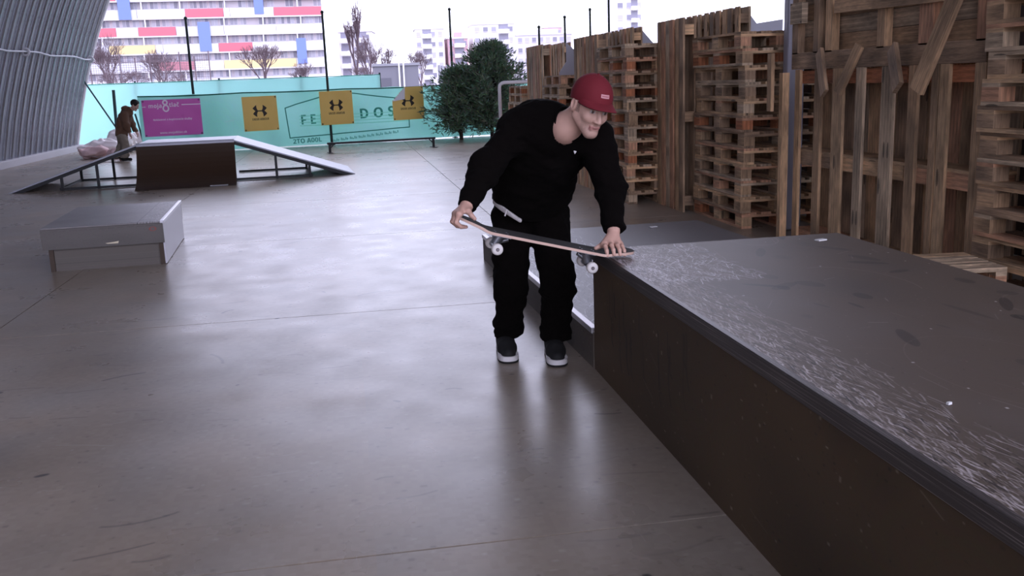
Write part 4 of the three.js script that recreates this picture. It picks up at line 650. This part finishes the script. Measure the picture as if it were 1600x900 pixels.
  const sweater = (p) => { let d = body(p) + rip(p, 0.02, 14) + rip(p, 0.008, 38); d = Math.max(d, hemY(p) - p[1] > -0.001 && p[0] > 0.6 && p[2] < -4.4 ? hemY(p) - p[1] : -1); d = Math.max(d, cuffCut(p)); return Math.max(d, -neckHole(p)); };
  const cloth = new THREE.MeshPhysicalMaterial({ color: 0x070403, roughness: 1, specularIntensity: 0.25 });
  const sw = add('sweatshirt', nets(sweater, [0.4, 0.6, -5.05], [1.3, 1.36, -4.0], 0.008), cloth);
  const nA = [0.972, 1.145, -4.36], nX = nor3(sub3([1.1, 1.3, -4.16], nA)), nU = nor3(cross3(nX, [0, 0, 1])), nV = cross3(nX, nU), ring = [];
  for (let i = 0; i < 36; i++) { const a = i / 36 * 6.283, at = (t) => [0, 1, 2].map((k) => nA[k] + nX[k] * t + (nU[k] * Math.cos(a) + nV[k] * Math.sin(a)) * 0.0785); let t = 0.2; while (t > -0.05 && body(at(t)) > -0.002) t -= 0.002; ring.push(V(...at(t))); }
  const collar = new THREE.TubeGeometry(new THREE.CatmullRomCurve3(ring, true), 90, 0.0085, 8, true);
  add('collar', collar, cloth, sw);
  // white undershirt below the hem
  const under = (p) => Math.max(p[0] - 0.83, ecap([0.893, 0.7, -4.79], J.w2, lat, 0.193, 0.195, 1.32)(p), p[1] - hemY(p) - 0.02, hemY(p) - 0.015 * Math.max(0, Math.min(1, (0.83 - p[0]) / 0.1)) - p[1]);
  add('undershirt', nets(under, [0.6, 0.6, -5.0], [1.2, 0.84, -4.55], 0.0075), mat(0xcfc9c6, 0.9));
  { const g = bar([0.735, 0.742, -4.592], [0.745, 0.775, -4.585], 0.004, 8); add('drawstring', g, mat(0xcfc9c6, 0.8)); }
  // chest mark
  { const sh = new THREE.Shape([[-0.006, -0.016], [0.004, -0.006], [0.002, 0.004], [0.016, 0.018], [0.008, 0.019], [-0.006, 0.007], [-0.01, 0.012], [-0.009, -0.004]].map((p) => new THREE.Vector2(...p))); const g = new THREE.ExtrudeGeometry(sh, { depth: 0.003, bevelEnabled: false }); const o = V(0, 1.06, 0);
    // seat it on the cloth by marching along the facing direction
    let best = -4.0; for (let z = -4.0; z > -4.6; z -= 0.002) if (sweater([1.03, 1.058, z]) < 0) { best = z; break; } g.rotateX(-0.35); g.rotateY(0.15); g.translate(1.03, o.y, best - 0.0005); add('chest_mark', g, mat(0xd9d4d2, 0.7), sw).userData.label = 'small white chest mark'; }
  // trousers
  const legs = blend([ecap([0.9, 0.83, -4.81], [0.9, 0.76, -4.81], lat, 0.165, 0.168, 1.25), ...chain([J.hipR, J.kneeR], [0.108, 0.083]), ...chain([J.kneeR, J.ankR], [0.083, 0.066]), ...chain([J.hipL, J.kneeL], [0.108, 0.085]), ...chain([J.kneeL, J.ankL], [0.085, 0.066]), ell([0.752, 0.165, -4.765], [0.079, 0.026, 0.085]), ell([0.756, 0.118, -4.775], [0.072, 0.022, 0.078]), ell([0.982, 0.15, -4.645], [0.077, 0.026, 0.082]), ell([0.98, 0.106, -4.65], [0.07, 0.022, 0.076]), cap([0.898, 0.7, -4.77], [0.898, 0.64, -4.76], 0.07, 0.05)], 0.026);
  const pants = (p) => Math.max(legs(p) + rip(p, 0.022, 16) + rip(p, 0.008, 42), 0.082 - p[1], p[1] - hemY(p) - 0.05);
  add('trousers', nets(pants, [0.62, 0.05, -5.02], [1.12, 0.86, -4.42], 0.0095), cloth);
  // shoes
  for (const [x, z, ry] of [[0.735, -4.7, 0.06], [0.962, -4.57, 0.1]]) {
    const shoe = new THREE.Group(); shoe.name = 'shoe'; shoe.position.set(x - base[0], 0, z - base[2]); shoe.rotation.y = -ry; man.add(shoe);
    const up = blend([cap([0, 0.055, -0.1], [0, 0.05, 0.02], 0.043, 0.044), cap([0, 0.05, 0.02], [0, 0.036, 0.095], 0.045, 0.036), cap([0, 0.1, -0.1], [0, 0.07, -0.04], 0.044, 0.04)], 0.03);
    part('upper', nets((p) => Math.max(up(p), 0.022 - p[1]), [-0.07, 0, -0.17], [0.07, 0.16, 0.15], 0.006), mat(0x121111, 0.8), shoe);
    const out = new THREE.Shape(); out.moveTo(0, 0.138); out.bezierCurveTo(0.05, 0.138, 0.054, 0.08, 0.05, 0.04); out.bezierCurveTo(0.042, -0.02, 0.044, -0.06, 0.044, -0.1); out.bezierCurveTo(0.042, -0.155, -0.042, -0.155, -0.044, -0.1); out.bezierCurveTo(-0.044, -0.06, -0.042, -0.02, -0.05, 0.04); out.bezierCurveTo(-0.054, 0.08, -0.05, 0.138, 0, 0.138);
    const lay = (d, y, m, n) => { const g = new THREE.ExtrudeGeometry(out, { depth: d, bevelEnabled: true, bevelSize: 0.002, bevelThickness: 0.002, bevelSegments: 2, curveSegments: 18 }); g.rotateX(-Math.PI / 2); g.scale(1, 1, -1); const q = g.index ? g : g; { const idx = q.attributes.position; for (let i = 0; i < idx.count; i += 3) { for (const a of ['position', 'normal', 'uv']) { const A = q.attributes[a], s = A.itemSize; for (let k = 0; k < s; k++) { const u = A.array[(i + 1) * s + k]; A.array[(i + 1) * s + k] = A.array[(i + 2) * s + k]; A.array[(i + 2) * s + k] = u; } } } } part(n, q, m, shoe, [0, y, 0]); };
    lay(0.008, 0.002, mat(0x1a1817, 0.9), 'outsole'); lay(0.021, 0.0125, mat(0xdcd8d6, 0.6), 'midsole');
    part('laces', mergeGeometries([0.0, 0.025, 0.05].map((q) => bar([-0.022, 0.088 - q * 0.45, q - 0.01], [0.022, 0.088 - q * 0.45, q - 0.01], 0.0035, 6))), mat(0x1d1c1c, 0.9), shoe);
  }
  // cap: crown of five panels, short flat brim, label patch
  const capM = mat(0x6d1420, 0.85);
  const cut = (p) => 0.036 - p[1] + 0.2 * (p[2] - 0.08);
  const crownSolid = (p) => ell([0, 0.04, -0.01], [0.087, 0.1, 0.109])(p) + (0.0016 * Math.abs(Math.sin(Math.atan2(p[0], p[2] + 0.01) * 2.5))) * -1;
  const crown = (p) => Math.max(crownSolid(p), cut(p));
  const cg = nets(crown, [-0.1, -0.02, -0.135], [0.1, 0.15, 0.115], 0.0038).applyMatrix4(HM); const cp = add('cap', cg, capM);
  { const P = [], I = [], na = 30, nr = 6; for (let s = 0; s < 2; s++) for (let i = 0; i <= na; i++) for (let j = 0; j <= nr; j++) { const a = (i / na - 0.5) * 2.5, u = j / nr, e = 1 - Math.pow(Math.abs(a) / 1.25, 2.6), x0 = 0.086 * Math.sin(a), z0 = -0.01 + 0.106 * Math.cos(a), x = x0 * (1 + 0.12 * u * e), z = z0 + 0.066 * u * e; P.push(x, 0.046 - 0.1 * u * 0.1 - 0.02 * (x / 0.086) ** 2 * u - (s ? 0.0035 : 0), z); }
    const S = nr + 1, O = (na + 1) * S; for (let i = 0; i < na; i++) for (let j = 0; j < nr; j++) { const a = i * S + j; I.push(a, a + 1, a + S + 1, a, a + S + 1, a + S, O + a, O + a + S + 1, O + a + 1, O + a, O + a + S, O + a + S + 1); if (j === nr - 1) I.push(a + 1, O + a + 1, O + a + S + 1, a + 1, O + a + S + 1, a + S + 1); }
    const g = new THREE.BufferGeometry(); g.setAttribute('position', new THREE.Float32BufferAttribute(P, 3)); g.setIndex(I); g.computeVertexNormals(); g.applyMatrix4(HM); const b = add('brim', g, mat(0x6d1420, 0.85, { side: THREE.DoubleSide }), cp); b.userData.label = 'short flat brim'; }
  { const map = canvas(128, 48, (c) => { c.fillStyle = '#c98f92'; c.fillRect(0, 0, 128, 48); c.fillStyle = '#7d3a40'; for (let i = 0; i < 6; i++) c.fillRect(16 + i * 17, 16, 10, 16); }); const g = new THREE.PlaneGeometry(0.042, 0.015, 8, 2), p = g.attributes.position; for (let i = 0; i < p.count; i++) { const x = p.getX(i), y = p.getY(i) + 0.078, q = 1 - (x / 0.087) ** 2 - ((y - 0.04) / 0.1) ** 2; p.setXYZ(i, x, y, -0.01 + 0.109 * Math.sqrt(q) + 0.0028); } g.computeVertexNormals(); g.applyMatrix4(HM); add('patch', g, mat(0xffffff, 0.8, { map, side: THREE.DoubleSide }), cp).userData.label = 'pale label patch'; }
  add('button', new THREE.SphereGeometry(0.006, 10, 8).translate(0, 0.141, -0.01).applyMatrix4(HM), capM, cp);
}
{
  // second skater walking by the ramp
  const o = [-4.79, 0, -22.2], man = thing('person', 'person in brown jacket walking with lowered head by the ramp', 'person', o);
  const hip = [0.0, 0.56, 0], ch = [0.075, 0.86, 0], sh = [0.15, 1.0, 0], nk = [0.24, 1.07, 0.01], hd = [0.34, 1.18, 0.02];
  const legF = [[0.02, 0.53, 0.07], [0.07, 0.29, 0.08], [0.02, 0.06, 0.08]], legB = [[-0.01, 0.53, -0.07], [-0.05, 0.31, -0.07], [-0.17, 0.11, -0.07]];
  const armN = [[0.14, 0.98, 0.16], [0.16, 0.77, 0.19], [0.2, 0.6, 0.17]], armF = [[0.16, 0.98, -0.15], [0.2, 0.78, -0.18], [0.27, 0.62, -0.15]], lat = [0, 0, 1];
  const tone = () => [0.45, 0.28, 0.23];
  const HM = frameOf(hd, [0.86, -0.5, 0.1], 0), hand = (w, s) => handSDF(w, [0, 1, 2, 3].map((i) => [w[0] + 0.012 + 0.002 * i, w[1] - 0.06, w[2] + (1.5 - i) * 0.018 * s]), [0, 1, 2, 3].map((i) => [[w[0] + 0.03, w[1] - 0.09, w[2] + (1.5 - i) * 0.02 * s], [w[0] + 0.028, w[1] - 0.108, w[2] + (1.5 - i) * 0.02 * s], [w[0] + 0.016, w[1] - 0.12, w[2] + (1.5 - i) * 0.02 * s]]), [[w[0] + 0.006, w[1] - 0.015, w[2] + 0.014 * s], [w[0] + 0.022, w[1] - 0.035, w[2] + 0.032 * s], [w[0] + 0.032, w[1] - 0.055, w[2] + 0.036 * s], [w[0] + 0.036, w[1] - 0.072, w[2] + 0.034 * s]], 0.95);
  const core = blend([ecap(hip, ch, lat, 0.1, 0.12, 1.3), ecap(ch, sh, lat, 0.12, 0.1, 1.3), ...chain(legF, [0.06, 0.045, 0.035]), ...chain(legB, [0.06, 0.045, 0.035]), ...chain(armN, [0.045, 0.035, 0.026]), ...chain(armF, [0.045, 0.035, 0.026]), cap(sh, [0.29, 1.12, 0.015], 0.06, 0.05)], 0.03);
  const gs = [nets(core, [-0.3, 0.02, -0.3], [0.45, 1.2, 0.3], 0.015, tone), nets(faceSDF(0.88), [-0.1, -0.13, -0.12], [0.1, 0.13, 0.13], 0.006, tone).applyMatrix4(HM)];
  for (const [w, s] of [[armN[2], 1], [armF[2], -1]]) { const [l, h] = bounds([w, [w[0] + 0.03, w[1] - 0.12, w[2]]], 0.07); gs.push(nets(hand(w, s), l, h, 0.0045, tone)); }
  part('body', mergeGeometries(gs), mat(0xffffff, 0.6, { vertexColors: true }), man);
  const wr = (p, a, f) => a * (noise3(p[0] * f + 50, p[1] * f, p[2] * f) - 0.5);
  const jk = blend([ecap([0.0, 0.58, 0], ch, lat, 0.155, 0.165, 1.2), ecap(ch, sh, lat, 0.165, 0.15, 1.25), ...chain(armN, [0.078, 0.062, 0.05]), ...chain(armF, [0.078, 0.062, 0.05]), cap([0.15, 1.03, 0], [0.22, 1.08, 0.01], 0.1, 0.07)], 0.045);
  const jm = mat(0x5b4130, 0.85), jacket = part('jacket', nets((p) => Math.max(jk(p) + wr(p, 0.03, 14), 0.53 - p[1] - 0.1 * p[0], -cap(nk, hd, 0.055, 0.06)(p), p[1] < 0.7 && p[0] > 0.13 ? 0.61 - p[1] : -1), [-0.3, 0.45, -0.32], [0.45, 1.25, 0.32], 0.014), jm, man);
  part('hood', nets((p) => Math.max(ell([0.14, 1.11, 0], [0.09, 0.07, 0.11])(p) + wr(p, 0.02, 20), -cap(nk, hd, 0.07, 0.1)(p)), [-0.02, 0.98, -0.16], [0.3, 1.24, 0.16], 0.012), jm, jacket);
  const tr = blend([ecap([0, 0.6, 0], [0, 0.54, 0], lat, 0.125, 0.13, 1.15), ...chain(legF, [0.098, 0.085, 0.078]), ...chain(legB, [0.098, 0.085, 0.075]), ell([0.02, 0.1, 0.08], [0.09, 0.03, 0.085])], 0.03);
  part('trousers', nets((p) => Math.max(tr(p) + wr(p, 0.03, 16), 0.07 - p[1], p[1] - 0.62), [-0.32, 0.03, -0.26], [0.26, 0.68, 0.26], 0.013), mat(0x7b7266, 0.9), man);
  part('hair', nets((p) => Math.max(ell([0, 0.04, -0.012], [0.078, 0.088, 0.096])(p) + wr(p, 0.008, 60), p[2] - 0.05 - 0.2 * (p[1] - 0.02), -0.03 - p[1]), [-0.1, -0.06, -0.13], [0.1, 0.15, 0.1], 0.006).applyMatrix4(HM), mat(0x0f0c0a, 0.8), man);
  for (const [p, ry, rx] of [[[0.05, 0, 0.08], 0, 0], [[-0.15, 0.055, -0.07], 0, 0.45]]) { const g = blend([cap([-0.07, 0.045, 0], [0.09, 0.035, 0], 0.04, 0.034), cap([-0.07, 0.09, 0], [-0.02, 0.06, 0], 0.04, 0.036)], 0.03); const s = part('shoe', nets((q) => Math.max(g(q), 0.004 - q[1]), [-0.13, -0.01, -0.06], [0.14, 0.15, 0.06], 0.008), mat(0x0e0d0d, 0.8), man, p); s.rotation.z = -rx; }
  const b = skateboard('brown skateboard at the walking man\'s feet', { deck: mat(0x6b3a30, 0.6), grip: mat(0x2a2120, 0.95), metal: mat(0x55565a, 0.4, { metalness: 0.6 }), wheel: mat(0x8a5a50, 0.6), core: mat(0x444040, 0.5) });
  b.position.set(-5.12, 0.079, -22.35); b.rotation.y = 0.1;
}
renderer.render(scene, camera);
